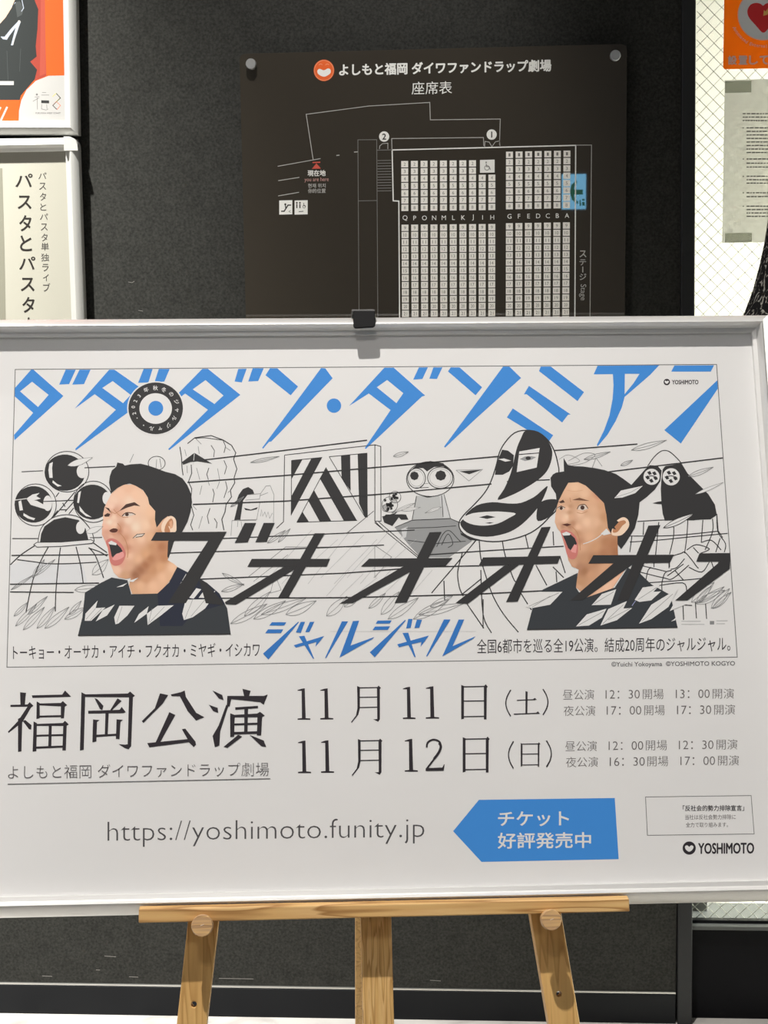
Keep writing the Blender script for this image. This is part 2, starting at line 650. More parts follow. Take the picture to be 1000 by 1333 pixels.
# ================================================================== FRAMED POSTER on the easel
LEAN, AZ, SPIN = math.radians(19.632), math.radians(6.045), math.radians(-0.415)
bu = Vector((math.cos(AZ), math.sin(AZ), 0))
bn0 = Vector((math.sin(AZ), -math.cos(AZ), 0))
bw = Vector((0, 0, math.cos(LEAN))) - bn0 * math.sin(LEAN)
bu, bw = bu * math.cos(SPIN) + bw * math.sin(SPIN), bw * math.cos(SPIN) - bu * math.sin(SPIN)
B0 = EYE + ray(475, 800) * 1.96
PB0 = Plane(B0, bu, bw)
W_TOP, W_BOT, U_R, U_L = 0.3975, -0.3650, 0.5490, -0.5385
PB = Plane(B0 + PB0.w * W_BOT, bu, bw)           # origin at the middle of the bottom edge
H = W_TOP - W_BOT
board = empty('framed_poster', PB.m, 'large framed landscape poster with blue katakana headline, resting on the wooden easel', 'poster')
cs = [(U_L, 0), (U_R, 0), (U_R, H), (U_L, H)]
for i, inw in enumerate(((0, 1), (-1, 0), (0, -1), (1, 0))):
    rail('frame_rail', cs[i], cs[(i + 1) % 4], inw, RAIL, m_alu, board)
box('backing_board', (U_L + .003, .003, -0.0095), (U_R - .003, H - .003, -0.0006), m_back, board)
sheet_v, sheet_f = [], []
sheet = box('poster_sheet', (U_L + .012, .012, -0.0005), (U_R - .012, H - .012, 0.0), m_paper, board)


def pr(name):
    return Print(PB, name, sheet, 0.0)


# --- picture border
q = pr('picture_border')
q.line([(19.8, 481), (933, 474.4), (960, 855.5), (9, 868.6)], 1.0, mat('ink_border', ink(95, 92, 90)), 1, closed=True)
q.build()

# --- headline
hd = pr('headline_lettering')
tA, tB, tC, tD, tE, tG = T(0, 460, .18), T(160, 460, .18), T(320, 460, .18), T(460, 460, .18), T(620, 460, .18), T(780, 460, .18)
hd.poly([(108, 250), (225, 118), (242, 118), (458, 308), (440, 327), (105, 628), (101, 590), (240, 430), (108, 312)], BL, 2, [[(145, 275), (232, 205), (352, 300), (275, 388)]], tA)
hd.poly([(475, 118), (548, 118), (500, 222), (428, 226)], BL, 2, tr=tA)
hd.poly([(575, 118), (655, 118), (608, 222), (522, 226)], BL, 2, tr=tA)
hd.poly([(540, 400), (790, 118), (828, 118), (1000, 238), (1050, 300), (935, 420), (548, 702), (545, 690), (838, 408), (685, 295)], BL, 2, [[(740, 250), (815, 200), (945, 300), (890, 360)]], tA)
hd.poly([(150, 113), (215, 113), (185, 210), (110, 213)], BL, 2, tr=tB)
hd.poly([(260, 113), (338, 113), (300, 203), (228, 210)], BL, 2, tr=tB)
hd.poly([(575, 112), (615, 112), (850, 300), (335, 700), (328, 692), (615, 408), (450, 290), (400, 330), (370, 320)], BL, 2, [[(505, 260), (598, 193), (728, 305), (662, 366)]], tB)
hd.poly([(835, 112), (895, 112), (860, 210), (808, 203)], BL, 2, tr=tB)
hd.poly([(50, 108), (130, 108), (90, 200), (18, 203)], BL, 2, tr=tC)
hd.poly([(175, 108), (228, 108), (378, 240), (325, 303), (143, 158)], BL, 2, tr=tC)
hd.poly([(545, 106), (575, 108), (628, 180), (185, 637), (168, 640), (125, 690), (119, 682)], BL, 2, tr=tC)
hd.ell(638, 378, 52, 52, BL, 2, tC)
hd.poly([(-30, 380), (225, 103), (292, 103), (520, 305), (497, 312), (90, 692), (83, 685), (270, 410), (112, 290)], BL, 2, [[(170, 245), (245, 192), (362, 288), (312, 360)]], tD)
hd.poly([(475, 101), (540, 101), (500, 185), (433, 190)], BL, 2, tr=tD)
hd.poly([(580, 101), (645, 101), (605, 185), (550, 183)], BL, 2, tr=tD)
hd.poly([(705, 101), (768, 101), (932, 245), (885, 303), (685, 130)], BL, 2, tr=tD)
hd.poly([(195, 95), (240, 95), (325, 178), (0, 470), (-225, 682), (-232, 674)], BL, 2, tr=tE)
hd.poly([(468, 95), (540, 95), (780, 280), (733, 345), (455, 128)], BL, 2, tr=tE)
hd.poly([(382, 235), (684, 442), (665, 443), (622, 500), (365, 295), (345, 297)], BL, 2, tr=tE)
hd.poly([(265, 398), (557, 592), (520, 645), (222, 463)], BL, 2, tr=tE)
hd.poly([(-11, 90), (435, 86), (370, 155), (185, 315), (165, 390), (120, 490), (60, 590), (-11, 674), (-15, 660), (35, 560), (75, 450), (98, 330), (105, 230), (100, 150), (-39, 152)], BL, 2,
        [[(187, 148), (293, 148), (250, 215), (185, 295)]], tG)
hd.poly([(545, 88), (832, 86), (808, 132), (522, 132)], BL, 2, tr=tG)
hd.poly([(855, 195), (859, 255), (592, 652), (472, 555)], BL, 2, tr=tG)
hd.build()

# --- round badge with ring lettering
bd = pr('round_badge')
bd.ell(202.7, 531.5, 37.2, 35.3, WH, 3, n=48)
bd.ell(202.7, 531.5, 35.5, 33.7, K, 4, n=48)
bd.ell(202.7, 531.8, 21.2, 20.0, WH, 5, n=40)
bd.ell(202.8, 531.5, 9.7, 9.7, BL, 6)
for ch, (bx_, by_) in zip("2023年秋冬のジャルジャル・・", [(82, 435), (75, 388), (90, 345), (118, 307), (168, 263), (235, 250), (297, 263), (350, 295), (388, 350), (390, 410), (372, 470), (330, 520), (270, 543), (207, 543), (150, 520), (103, 468)]):
    cx, cy = tB((bx_, by_))
    a = math.atan2(cx - 202.7, -(cy - 531.5))
    bd.turned(ch, cx, cy, 6.6, a, WH, 5, 0.015)
bd.build()

# --- speed wires across the drawing
wi = pr('wire_drawing')
for p, wd in (([(28, 614), (56, 612.7)], .7), ([(110, 609), (150, 607)], 1.0), ([(246, 601), (340, 590), (478, 573)], 1.2), ([(244, 628), (370, 619), (500, 607.5), (650, 594)], 1.3),
              ([(722, 586.5), (830, 578)], 1.2), ([(251, 656.6), (370, 652.4), (500, 643), (640, 630)], 1.3), ([(660, 627), (716, 624.5)], 1.2), ([(790, 614.5), (941, 596)], 1.2), ([(54, 653), (100, 651)], .9),
              ([(16, 701), (50, 701)], .8), ([(117, 700), (133, 699.5)], .8), ([(15, 723), (141, 722)], 1.1), ([(290, 701), (540, 690)], 1.0), ([(219, 720), (330, 716.5), (500, 709.5)], 1.1),
              ([(560, 722), (640, 716.5), (734, 711)], 1.1), ([(13, 760.5), (129, 759)], 1.2), ([(190, 757), (260, 754), (450, 746), (554, 738), (624, 736.5)], 1.2), ([(13, 770.5), (96, 771.2)], 1.1),
              ([(239, 779), (450, 778), (608, 774), (728, 768)], 1.3)):
    wi.line(p, wd, K, 6)
wi.build()

# --- creature of four glossy balls on a ribbed cone (left)
cr = pr('ball_creature_drawing')
tK, tL = T(0, 570, .16), T(0, 640, .15)
for p in ([(300, 470), (180, 550), (90, 635)], [(420, 480), (360, 590), (285, 770), (225, 1050)], [(525, 485), (505, 640), (485, 870), (480, 1040)], [(660, 478), (700, 640), (722, 790)],
          [(770, 485), (830, 560), (900, 750)], [(810, 445), (930, 530)], [(770, 490), (860, 520), (930, 560)], [(150, 590), (300, 610), (420, 625), (600, 625), (840, 612)]):
    cr.line(p, 1.1, K, 2, tL, smooth=4)
cr.poly([(90, 635), (200, 600), (300, 615), (500, 630), (720, 625), (760, 790), (90, 795)], mat('ink_faint_tint', ink(203, 198, 196)), 1, tr=tL)
for p in ([(440, 640), (610, 440)], [(420, 660), (470, 590)], [(530, 600), (610, 510)], [(455, 480), (480, 445)], [(560, 620), (600, 570)], [(510, 530), (530, 560)], [(490, 585), (545, 585)]):
    cr.line(p, 1.0, K, 2, tK)
for (cx, cy, rx, ry, dx, dy, sx, sy) in ((545, 275, 178, 165, 528, 283, 165, 148), (290, 545, 168, 170, 272, 541, 154, 149), (760, 520, 160, 168, 752, 522, 152, 142)):
    cr.ell(cx, cy, rx, ry, WH, 3, tK)
    cr.outline(cx, cy, rx, ry, 0.8, K, 4, tK)
    cr.ell(dx, dy, sx, sy, K, 4, tK)
for p in ([(402, 210), (430, 196), (424, 245), (428, 325), (402, 325), (394, 262)], [(430, 345), (465, 375), (502, 390), (470, 397), (426, 364)], [(150, 518), (172, 508), (187, 588), (160, 592)],
          [(192, 612), (240, 640), (287, 655), (275, 670), (225, 655), (190, 632)], [(638, 445), (660, 432), (642, 532), (628, 526)], [(645, 553), (690, 610), (748, 647), (700, 637), (650, 595)]):
    cr.poly(p, WH, 5, tr=tK)
cr.ell(668, 272, 44, 56, WH, 5, tK)
cr.ell(388, 532, 36, 63, WH, 5, tK)
cr.ell(868, 492, 34, 52, WH, 5, tK)
cr.poly([(310, 850), (318, 790), (345, 720), (430, 650), (540, 625), (650, 650), (740, 750), (767, 840)], WH, 5, tr=tK)
cr.line([(310, 850), (318, 790), (345, 720), (430, 650), (540, 625), (650, 650), (740, 750), (767, 840)], 0.8, K, 6, tK, smooth=3)
cr.poly([(325, 850), (335, 780), (362, 720), (440, 665), (530, 645), (640, 668), (698, 740), (720, 830), (560, 848)], K, 6, tr=tK)
cr.ell(655, 730, 36, 52, WH, 7, tK)
cr.poly([(275, 868), (300, 850), (500, 848), (740, 828), (765, 842), (750, 858), (500, 882), (300, 888)], WH, 7, tr=tK)
cr.line([(275, 868), (300, 850), (500, 848), (740, 828), (765, 842), (750, 858), (500, 882), (300, 888)], 0.7, K, 8, tK, closed=True)
cr.leaf((550, 225), (752, 160), 55, WH, GY, 7, tK, vein=False, lw=.5)
cr.poly([(213, 495), (265, 460), (322, 448), (295, 474), (332, 495), (262, 512)], WH, 7, tr=tK)
cr.poly([(218, 500), (300, 512), (360, 545), (405, 590), (330, 570), (250, 545)], WH, 7, tr=tK)
cr.line([(115, 507), (215, 494)], 1.0, WH, 7, tK)
cr.leaf((700, 770), (840, 720), 50, WH, GY, 7, tK, vein=False, lw=.5)
cr.build()

# --- grey leaves drifting over the drawing
lf = pr('leaf_drawing')
for (a, b, wd) in (((20, 815), (48, 786), 8), ((30, 820), (58, 790), 9), ((48, 818), (72, 789), 9), ((36, 800), (62, 776), 7), ((58, 818), (90, 790), 10), ((84, 806), (112, 790), 9), ((90, 800), (106, 782), 7), ((18, 802), (36, 784), 6),
                   ((42, 752), (58, 728), 7), ((44, 750), (72, 728), 6), ((97, 768), (132, 763), 10), ((120, 748), (141, 728), 14), ((14, 768), (44, 748), 4),
                   ((318, 802), (352, 770), 12), ((300, 812), (348, 786), 12), ((330, 806), (372, 782), 12), ((340, 800), (400, 778), 11), ((372, 800), (412, 782), 14), ((425, 802), (452, 776), 14), ((448, 790), (470, 772), 10),
                   ((496, 800), (520, 770), 13), ((505, 806), (545, 778), 12), ((538, 806), (585, 780), 13), ((545, 800), (605, 785), 11), ((560, 790), (590, 775), 9), ((480, 792), (502, 772), 8),
                   ((900, 784), (930, 758), 13), ((906, 786), (944, 768), 12), ((926, 792), (950, 766), 11), ((905, 770), (925, 752), 8),
                   ((822, 586), (868, 573), 8), ((896, 620), (929, 608), 7), ((512, 594), (532, 588), 6), ((326, 602), (364, 594), 5), ((348, 707), (372, 690), 6), ((362, 706), (378, 688), 5),
                   ((289, 746), (318, 762), 6), ((288, 770), (318, 760), 7), ((760, 598), (795, 588), 6), ((808, 606), (824, 599), 5), ((300, 660), (318, 646), 4)):
    lf.leaf(a, b, wd, None, GY, 5, lw=.6)
for a, b, wd in (((540, 655), (510, 668), 4), ((575, 660), (553, 668), 4)):
    lf.leaf(a, b, wd, WH, GY, 5, lw=.5)
lf.line([(728, 598), (740, 592), (755, 600), (738, 605)], .5, GY, 5, smooth=4)
lf.line([(740, 600), (760, 590), (775, 592), (762, 602), (745, 606)], .6, GY, 5, smooth=4)
lf.line([(770, 612), (776, 596), (784, 607)], .7, GY, 5)
# slanting ground lines under the framed pattern
for i in range(9):
    x = 372 + i * 17
    lf.line([(x + 34, 690 + (i % 3) * 6), (x - 22, 752 + (i % 2) * 8)], .5, GL, 4)
for i in range(7):
    lf.line([(455 + i * 18, 742 + (i % 3) * 5), (425 + i * 18, 776)], .5, GL, 4)
lf.line([(322, 752), (372, 712), (470, 712)], .7, GY, 4)
lf.line([(330, 757), (375, 722)], .6, GY, 4)
lf.line([(488, 710), (488, 752), (510, 725), (488, 710)], .7, GY, 4)
lf.line([(358, 748), (366, 768), (352, 772), (358, 748)], .6, GY, 4)
lf.line([(430, 822), (620, 822)], .35, GL, 4)
lf.build()

# --- rocky figure and small bird figure
rk = pr('rock_figure_drawing')
tH = T(230, 560, .14)
rk.line([(100, 125), (170, 70), (320, 50), (430, 90), (510, 140), (550, 210), (530, 270), (560, 360), (535, 440), (540, 490), (500, 560), (510, 620), (460, 690), (450, 760), (420, 830), (440, 930)], .9, K, 3, tH)
rk.line([(30, 155), (45, 250), (50, 350), (60, 420)], .9, K, 3, tH)
rk.line([(135, 320), (140, 400), (110, 480), (140, 545), (130, 680), (160, 790), (130, 880), (150, 930)], .8, K, 3, tH)
for p in ([(170, 70), (230, 130)], [(170, 75), (260, 70), (430, 92)], [(320, 140), (352, 190), (345, 250)], [(430, 90), (455, 150), (440, 210)], [(455, 160), (500, 190)], [(440, 280), (465, 340), (445, 410)], [(185, 350), (215, 460)],
          [(300, 350), (280, 410), (295, 460)], [(380, 355), (400, 460)], [(235, 515), (215, 600)], [(295, 480), (305, 515)], [(400, 475), (375, 545)], [(455, 475), (470, 540), (440, 630)], [(335, 545), (350, 590), (335, 670)],
          [(310, 725), (285, 800), (300, 870)], [(240, 800), (205, 915)], [(350, 820), (375, 860), (370, 910)], [(200, 150), (210, 220)], [(75, 180), (90, 240)], [(95, 330), (100, 400)], [(150, 700), (185, 740)], [(475, 580), (505, 560)]):
    rk.line(p, .7, GY if len(p) == 2 else K, 3, tH)
rk.poly([(50, 295), (165, 210), (330, 312), (160, 285), (60, 322)], K, 4, tr=tH)
rk.line([(165, 212), (155, 320)], .8, GX, 5, tH)
rk.poly([(490, 685), (555, 662), (578, 600), (615, 548), (665, 528), (708, 555), (722, 590), (660, 600), (618, 655), (592, 832), (535, 836), (570, 690)], K, 4, tr=tH)
for p in ([(655, 600), (780, 590), (770, 640), (640, 650)], [(605, 680), (775, 670), (745, 830), (590, 835)], [(515, 840), (740, 838)], [(515, 840), (505, 980)], [(780, 590), (830, 520), (870, 515), (905, 600), (900, 860)],
          [(775, 610), (850, 580)], [(780, 800), (790, 740), (800, 800), (820, 760), (835, 810), (850, 760), (865, 820), (890, 770)], [(440, 1005), (560, 1008)], [(570, 845), (565, 900)], [(600, 850), (610, 920)]):
    rk.line(p, .6, GY, 3, tH)
rk.poly([(625, 722), (690, 738), (755, 715), (745, 735), (690, 748), (640, 742)], K, 4, tr=tH)
rk.line([(45, 945), (0, 920)], .5, GY, 3, tH)
rk.outline(204, 603, 11, 9, .7, K, 2)
rk.line([(204, 598), (203, 612)], .7, GY, 2)
rk.line([(208, 597), (210, 609)], .9, GY, 2)
rk.line([(169, 602), (174, 591)], .7, GY, 2)
rk.build()

# --- framed striped pattern in the middle
fp = pr('striped_pattern_drawing')
tZ = T(360, 570, .14)
fp.line([(75, 160), (915, 65), (915, 775), (990, 850)], .8, K, 2, tZ)
fp.line([(0, 840), (65, 780), (75, 160)], .8, K, 2, tZ)
fp.line([(0, 125), (840, 25)], .7, K, 2, tZ)
fp.line([(915, 65), (970, 80), (972, 775), (915, 775)], .8, K, 2, tZ)
for p in ([(140, 210), (240, 203), (140, 385)], [(325, 190), (425, 182), (140, 715), (140, 540)], [(600, 168), (685, 160), (690, 495), (605, 375)], [(755, 150), (845, 142), (848, 740), (825, 738), (768, 610)],
          [(462, 275), (748, 768), (625, 768), (405, 380)], [(350, 488), (508, 772), (400, 775), (298, 590)], [(240, 685), (300, 778), (188, 785)]):
    fp.poly(p, K, 3, tr=tZ)
for p in ([(140, 210), (425, 182)], [(490, 175), (845, 142)], [(490, 175), (825, 738)], [(140, 210), (137, 720)], [(188, 785), (750, 768)], [(462, 275), (190, 785)]):
    fp.line(p, .7, K, 3, tZ)
fp.line([(905, 680), (650, 890)], .6, K, 2, tZ)
fp.build()

# --- round-eyed grey figure
gf = pr('grey_figure_drawing')
t5 = T(430, 590, .21)
gf.line([(275, 430), (560, 660)], .8, K, 1, t5)
gf.line([(300, 425), (550, 640)], .8, K, 1, t5)
gf.poly([(400, 460), (500, 415), (745, 405), (815, 430), (830, 480), (880, 545), (740, 645), (560, 645), (480, 560)], GM, 2, tr=t5)
gf.poly([(440, 470), (480, 455), (470, 520), (450, 530)], GX, 3, tr=t5)
gf.poly([(535, 265), (700, 250), (742, 405), (508, 412)], mat('ink_neck_grey', ink(176, 172, 168)), 3, tr=t5)
gf.poly([(675, 255), (705, 250), (745, 400), (700, 400)], GX, 4, tr=t5)
gf.line([(535, 265), (508, 412)], .7, K, 4, t5)
gf.line([(705, 255), (745, 405), (815, 435)], .7, K, 4, t5)
gf.line([(690, 260), (700, 395)], .7, K, 5, t5)
gf.line([(400, 460), (508, 415), (745, 405)], .7, K, 4, t5)
gf.line([(470, 465), (640, 460), (780, 450)], .6, K, 4, t5)
gf.line([(480, 540), (650, 560), (840, 545)], .6, K, 4, t5)
gf.line([(660, 580), (700, 500), (740, 480), (790, 530), (810, 550)], .7, K, 4, t5, smooth=4)
gf.line([(690, 570), (730, 500), (760, 560), (730, 585)], .7, K, 4, t5, smooth=4)
gf.ell(620, 160, 147, 108, WH, 4, t5)
gf.outline(620, 160, 147, 108, .8, K, 5, t5)
gf.poly([(505, 100), (545, 65), (620, 48), (700, 62), (752, 115), (700, 82), (645, 85), (600, 112), (575, 92), (540, 92)], K, 6, tr=t5)
gf.outline(535, 155, 55, 62, .8, K, 6, t5)
gf.outline(682, 152, 78, 66, .8, K, 6, t5)
gf.outline(535, 155, 44, 50, .4, GY, 6, t5)
gf.outline(682, 152, 66, 55, .4, GY, 6, t5)
gf.poly(disc_pts(522, 140, 27, 27, 8), K, 7, tr=t5)
gf.poly(disc_pts(685, 138, 34, 32, 8), K, 7, tr=t5)
gf.line([(550, 215), (580, 190), (620, 185)], .6, GY, 6, t5)
gf.line([(530, 215), (610, 212)], .6, K, 6, t5)
gf.line([(540, 250), (600, 272), (640, 265)], .7, K, 6, t5, smooth=3)
for cx, cy, r in ((402, 272, 36), (370, 318, 48), (345, 340, 22)):
    gf.ell(cx, cy, r, r, WH, 3, t5)
    gf.outline(cx, cy, r, r, .5, K, 3.5, t5)
for i in range(22):
    a, r = random.random() * 6.28, random.random()
    cx, cy = (402, 272) if i % 3 == 0 else (368, 320)
    rr = 28 if i % 3 == 0 else 42
    px, py = cx + math.cos(a) * r * rr, cy + math.sin(a) * r * rr
    gf.poly([(px - 8, py - 9), (px + 7, py - 7), (px + 8, py + 6), (px - 6, py + 10)], K, 4, tr=t5)
gf.poly([(325, 400), (345, 380), (440, 378), (470, 380), (485, 412), (440, 412), (425, 398), (385, 452), (335, 430)], K, 4, tr=t5)
gf.line([(322, 395), (400, 375), (430, 345)], 1.0, K, 4, t5)
gf.line([(780, 105), (945, 100), (860, 172), (780, 105)], .6, GY, 3, t5)
gf.poly([(800, 112), (940, 102), (862, 130)], K, 3, tr=t5)
gf.leaf((440, 355), (560, 335), 22, WH, GY, 5, t5, lw=.4)
gf.build()

# --- black and white masked figure
mk = pr('masked_figure_drawing')
mk.creep = 0.02
tV, tU = T(590, 550, .17), T(560, 680, .2)
for p in ([(320, 120), (330, 230), (360, 340), (410, 480), (480, 600), (575, 715)], [(470, 120), (490, 220), (540, 360), (560, 390)], [(620, 80), (640, 170)], [(690, 280), (760, 410)], [(210, 200), (180, 320), (190, 420), (215, 480)],
          [(300, 115), (180, 260), (60, 400), (10, 460)], [(90, 380), (95, 510)], [(240, 530), (350, 690)], [(330, 310), (345, 600), (400, 720)], [(800, 60), (805, 150)], [(590, 460), (660, 570)], [(800, 290), (870, 360)], [(845, 220), (880, 330)],
          [(820, 320), (825, 390)], [(200, 475), (330, 370)], [(345, 500), (345, 690)]):
    mk.line(p, 1.1, K, 2, tU, smooth=4)
for i in range(6):
    mk.line([(285 - i * 30, 118 + i * 28), (262 - i * 30, 138 + i * 28)], 2.0, WH, 3, tU)
head = [(555, 60), (470, 80), (400, 150), (355, 230), (330, 330), (290, 450), (240, 540), (160, 630), (80, 710), (45, 770), (60, 830), (130, 880), (260, 910), (400, 905), (560, 860), (660, 800), (740, 720), (800, 640), (810, 390), (805, 330), (780, 230), (730, 140), (650, 75)]
mk.poly(head, WH, 3, tr=tV, smooth=3)
mk.line(head, 1.2, K, 4, tV, smooth=3, closed=True)
mk.poly([(555, 62), (640, 75), (710, 120), (755, 200), (755, 280), (720, 370), (650, 440), (540, 510), (440, 560), (340, 592), (390, 510), (430, 420), (455, 340), (470, 270), (490, 190), (520, 120)], K, 4.5, tr=tV, smooth=3)
mk.poly([(375, 208), (420, 215), (465, 250), (460, 330), (430, 375), (380, 400), (320, 400), (330, 330), (350, 270)], K, 4.5, tr=tV)
mk.poly([(345, 280), (390, 275), (445, 292), (400, 300)], WH, 5.5, tr=tV)
mk.poly([(507, 222), (663, 195), (640, 345), (487, 380)], WH, 5.5, tr=tV)
mk.line([(505, 245), (660, 233)], .9, K, 6.5, tV)
mk.poly([(510, 280), (550, 260), (600, 258), (637, 265), (600, 285), (550, 295)], GM, 6.5, tr=tV)
mk.ell(575, 273, 20, 14, K, 7, tV)
mk.poly([(95, 705), (180, 635), (300, 610), (420, 620), (520, 615), (620, 570), (680, 520), (725, 490), (670, 620), (590, 720), (500, 800), (400, 850), (260, 875), (130, 855), (65, 800), (60, 755), (110, 720)], K, 4.5, tr=tV, smooth=3)
mk.poly([(75, 735), (150, 695), (300, 682), (400, 685), (480, 697), (430, 730), (340, 775), (230, 790), (130, 775)], WH, 5.5, tr=tV, smooth=3)
mk.poly([(198, 726), (260, 710), (326, 724), (260, 738)], K, 6.5, tr=tV)
mk.poly([(245, 770), (280, 764), (312, 766), (280, 774)], K, 6.5, tr=tV)
mk.poly([(640, 690), (660, 620), (720, 590), (800, 592), (795, 640), (740, 720), (650, 755)], K, 4.5, tr=tV, smooth=3)
mk.poly([(45, 790), (60, 845), (150, 890), (260, 910), (130, 900), (60, 860)], K, 4.5, tr=tV)
mk.build()

# --- dark cone creature with patterned eyes (right) and its lattice body
cc = pr('cone_creature_drawing')
tR, tCC = T(800, 560, .17), T(820, 660, .14)
for p in ([(70, 135), (330, 120), (600, 120)], [(0, 270), (410, 265), (820, 225)], [(0, 325), (240, 310), (540, 280), (910, 245)], [(130, 140), (125, 260)], [(270, 140), (240, 450)], [(410, 185), (405, 290), (370, 440)], [(540, 120), (530, 280), (510, 430)],
          [(680, 120), (665, 330)], [(770, 110), (770, 230), (700, 400)], [(810, 80), (820, 230), (890, 340), (880, 420)], [(370, 560), (380, 470), (480, 430), (510, 420), (560, 470), (620, 550), (640, 570)], [(380, 580), (440, 560), (510, 480)],
          [(350, 640), (500, 530)], [(110, 545), (340, 600)], [(75, 600), (320, 660), (400, 665), (550, 540)], [(150, 680), (170, 590), (200, 560)], [(300, 780), (300, 700), (330, 610), (390, 590)], [(170, 705), (500, 680), (700, 660)],
          [(240, 735), (490, 705), (530, 780)], [(420, 590), (500, 680)], [(550, 560), (670, 605), (740, 510)], [(760, 510), (790, 580), (830, 510)], [(530, 400), (620, 350), (740, 390), (660, 430)], [(590, 375), (640, 430)], [(665, 330), (760, 310), (850, 400)],
          [(840, 290), (800, 420)], [(0, 420), (20, 270)], [(225, 520), (225, 560)], [(365, 520), (365, 570)], [(610, 880), (620, 1035)], [(705, 900), (715, 1040)], [(495, 905), (500, 1050)], [(470, 910), (580, 915)]):
    cc.line(p, .95, K, 3, tCC, smooth=4)
for a, b, wd in (((620, 890), (760, 730), 60), ((640, 890), (880, 740), 60), ((770, 945), (945, 790), 60)):
    cc.leaf(a, b, wd, None, GY, 4, tCC, lw=.6)
cc.line([(255, 275), (300, 210), (350, 165), (390, 155), (430, 170), (480, 215), (515, 255)], .9, K, 3, tR, smooth=4)
cc.poly([(120, 430), (235, 300), (270, 268), (330, 272), (362, 310), (352, 390), (310, 455), (250, 510), (190, 555), (100, 570), (60, 470)], K, 4, tr=tR)
cc.poly([(370, 300), (390, 275), (515, 255), (560, 330), (640, 410), (720, 490), (770, 570), (785, 650), (740, 680), (600, 690), (385, 688), (370, 640), (360, 560), (355, 450), (360, 380)], K, 4, tr=tR)
for cx, cy, r in ((285, 357, 62), (435, 357, 66)):
    cc.ell(cx, cy, r, r, WH, 5, tR)
    for i in range(5):
        a = i * 1.256 + .4
        px, py = cx + math.cos(a) * r * .52, cy + math.sin(a) * r * .52
        cc.poly([(px - 18, py - 8), (px + 4, py - 18), (px + 19, py + 6), (px - 2, py + 14)], K, 6, tr=tR)
    cc.line([(cx - r * .7, cy + 5), (cx, cy - 8), (cx + r * .7, cy + 8)], .9, K, 6, tR, smooth=3)
cc.poly([(290, 560), (330, 548), (362, 544), (362, 568)], K, 4, tr=tR)
cc.line([(785, 640), (795, 770), (830, 824)], .8, K, 3, tR)
cc.line([(385, 690), (740, 680)], .8, K, 3, tR)
cc.leaf((620, 490), (835, 400), 26, WH, GY, 6, tR, vein=False, lw=.5)
cc.leaf((375, 748), (618, 635), 50, WH, K, 6, tR, lw=.6)
for y_, xa, xb in ((1062, 480, 660), (1090, 480, 695), (1058, 805, 910), (1085, 805, 885)):
    cc.line([(xa, y_), (xb, y_)], 1.0, GL, 3, tCC)
cc.poly([(745, 1060), (785, 1060), (785, 1092), (745, 1092)], GY, 3, tr=tCC)
cc.build()


# --- portrait prints
p1 = pr('portrait_print')
tM, tN = T(100, 590, .16), T(90, 700, .23)
T1 = [(350, 330, 226, 180, 152), (420, 290, 222, 172, 142), (480, 340, 228, 180, 150), (300, 380, 230, 185, 160), (540, 420, 226, 182, 152), (430, 390, 230, 190, 165), (600, 470, 225, 178, 145), (620, 560, 214, 165, 130), (320, 460, 205, 150, 125),
      (300, 520, 232, 188, 162), (240, 600, 222, 170, 145), (420, 545, 232, 192, 168), (480, 600, 235, 195, 170), (560, 580, 230, 185, 155), (400, 620, 215, 165, 138), (520, 690, 225, 180, 150), (450, 720, 215, 165, 135), (600, 680, 215, 165, 130),
      (280, 680, 215, 165, 140), (240, 690, 205, 150, 128), (430, 830, 222, 175, 145), (500, 860, 215, 165, 130), (420, 920, 205, 155, 125), (330, 950, 222, 178, 152), (390, 990, 195, 145, 112), (560, 820, 205, 150, 112), (620, 760, 190, 135, 98),
      (650, 700, 185, 128, 92), (690, 760, 170, 112, 78), (710, 850, 180, 122, 85), (560, 910, 165, 108, 75), (480, 990, 150, 98, 70), (620, 950, 190, 135, 98), (680, 930, 205, 150, 112), (560, 1020, 195, 140, 105), (520, 1080, 215, 165, 130),
      (620, 1080, 222, 172, 138), (700, 1010, 222, 172, 138), (780, 930, 225, 178, 145), (740, 1000, 215, 165, 130), (460, 1120, 205, 155, 120), (420, 800, 205, 150, 122), (370, 900, 210, 150, 128), (520, 950, 158, 104, 74), (600, 860, 175, 118, 82),
      (690, 660, 190, 135, 100), (350, 600, 195, 140, 112), (300, 600, 225, 178, 150), (250, 520, 222, 175, 148), (450, 460, 225, 180, 152), (280, 430, 228, 184, 160), (345, 632, 178, 115, 90), (300, 655, 196, 138, 112), (352, 585, 196, 142, 115), (310, 580, 230, 186, 160), (268, 560, 236, 196, 172), (245, 640, 205, 148, 124), (395, 690, 196, 138, 110), (415, 770, 192, 132, 105), (340, 500, 208, 155, 128), (270, 500, 205, 152, 128)]
p1.tones([(380, 255), (330, 285), (280, 330), (250, 390), (225, 440), (215, 490), (215, 540), (204, 600), (204, 660), (232, 720), (250, 770), (258, 820), (265, 870), (282, 920), (300, 970), (340, 1010), (400, 1022), (440, 1015), (425, 1075), (450, 1145),
          (660, 1145), (740, 1060), (830, 935), (790, 900), (740, 870), (760, 720), (760, 500), (640, 400), (570, 330), (480, 255)], T1, PHOTO, 7, tM)
p1.poly([(330, 75), (375, 85), (390, 100), (440, 90), (520, 85), (580, 100), (640, 120), (720, 150), (800, 170), (860, 205), (900, 260), (930, 330), (938, 400), (925, 480), (900, 560), (860, 635), (790, 720), (765, 800), (745, 855), (737, 840), (742, 720), (790, 660),
         (806, 600), (800, 530), (740, 512), (700, 540), (650, 605), (636, 540), (638, 470), (590, 415), (578, 360), (540, 300), (480, 265), (430, 245), (380, 258), (330, 283), (280, 325), (262, 240), (268, 190), (285, 140), (320, 110)], K, 9, tr=tM)
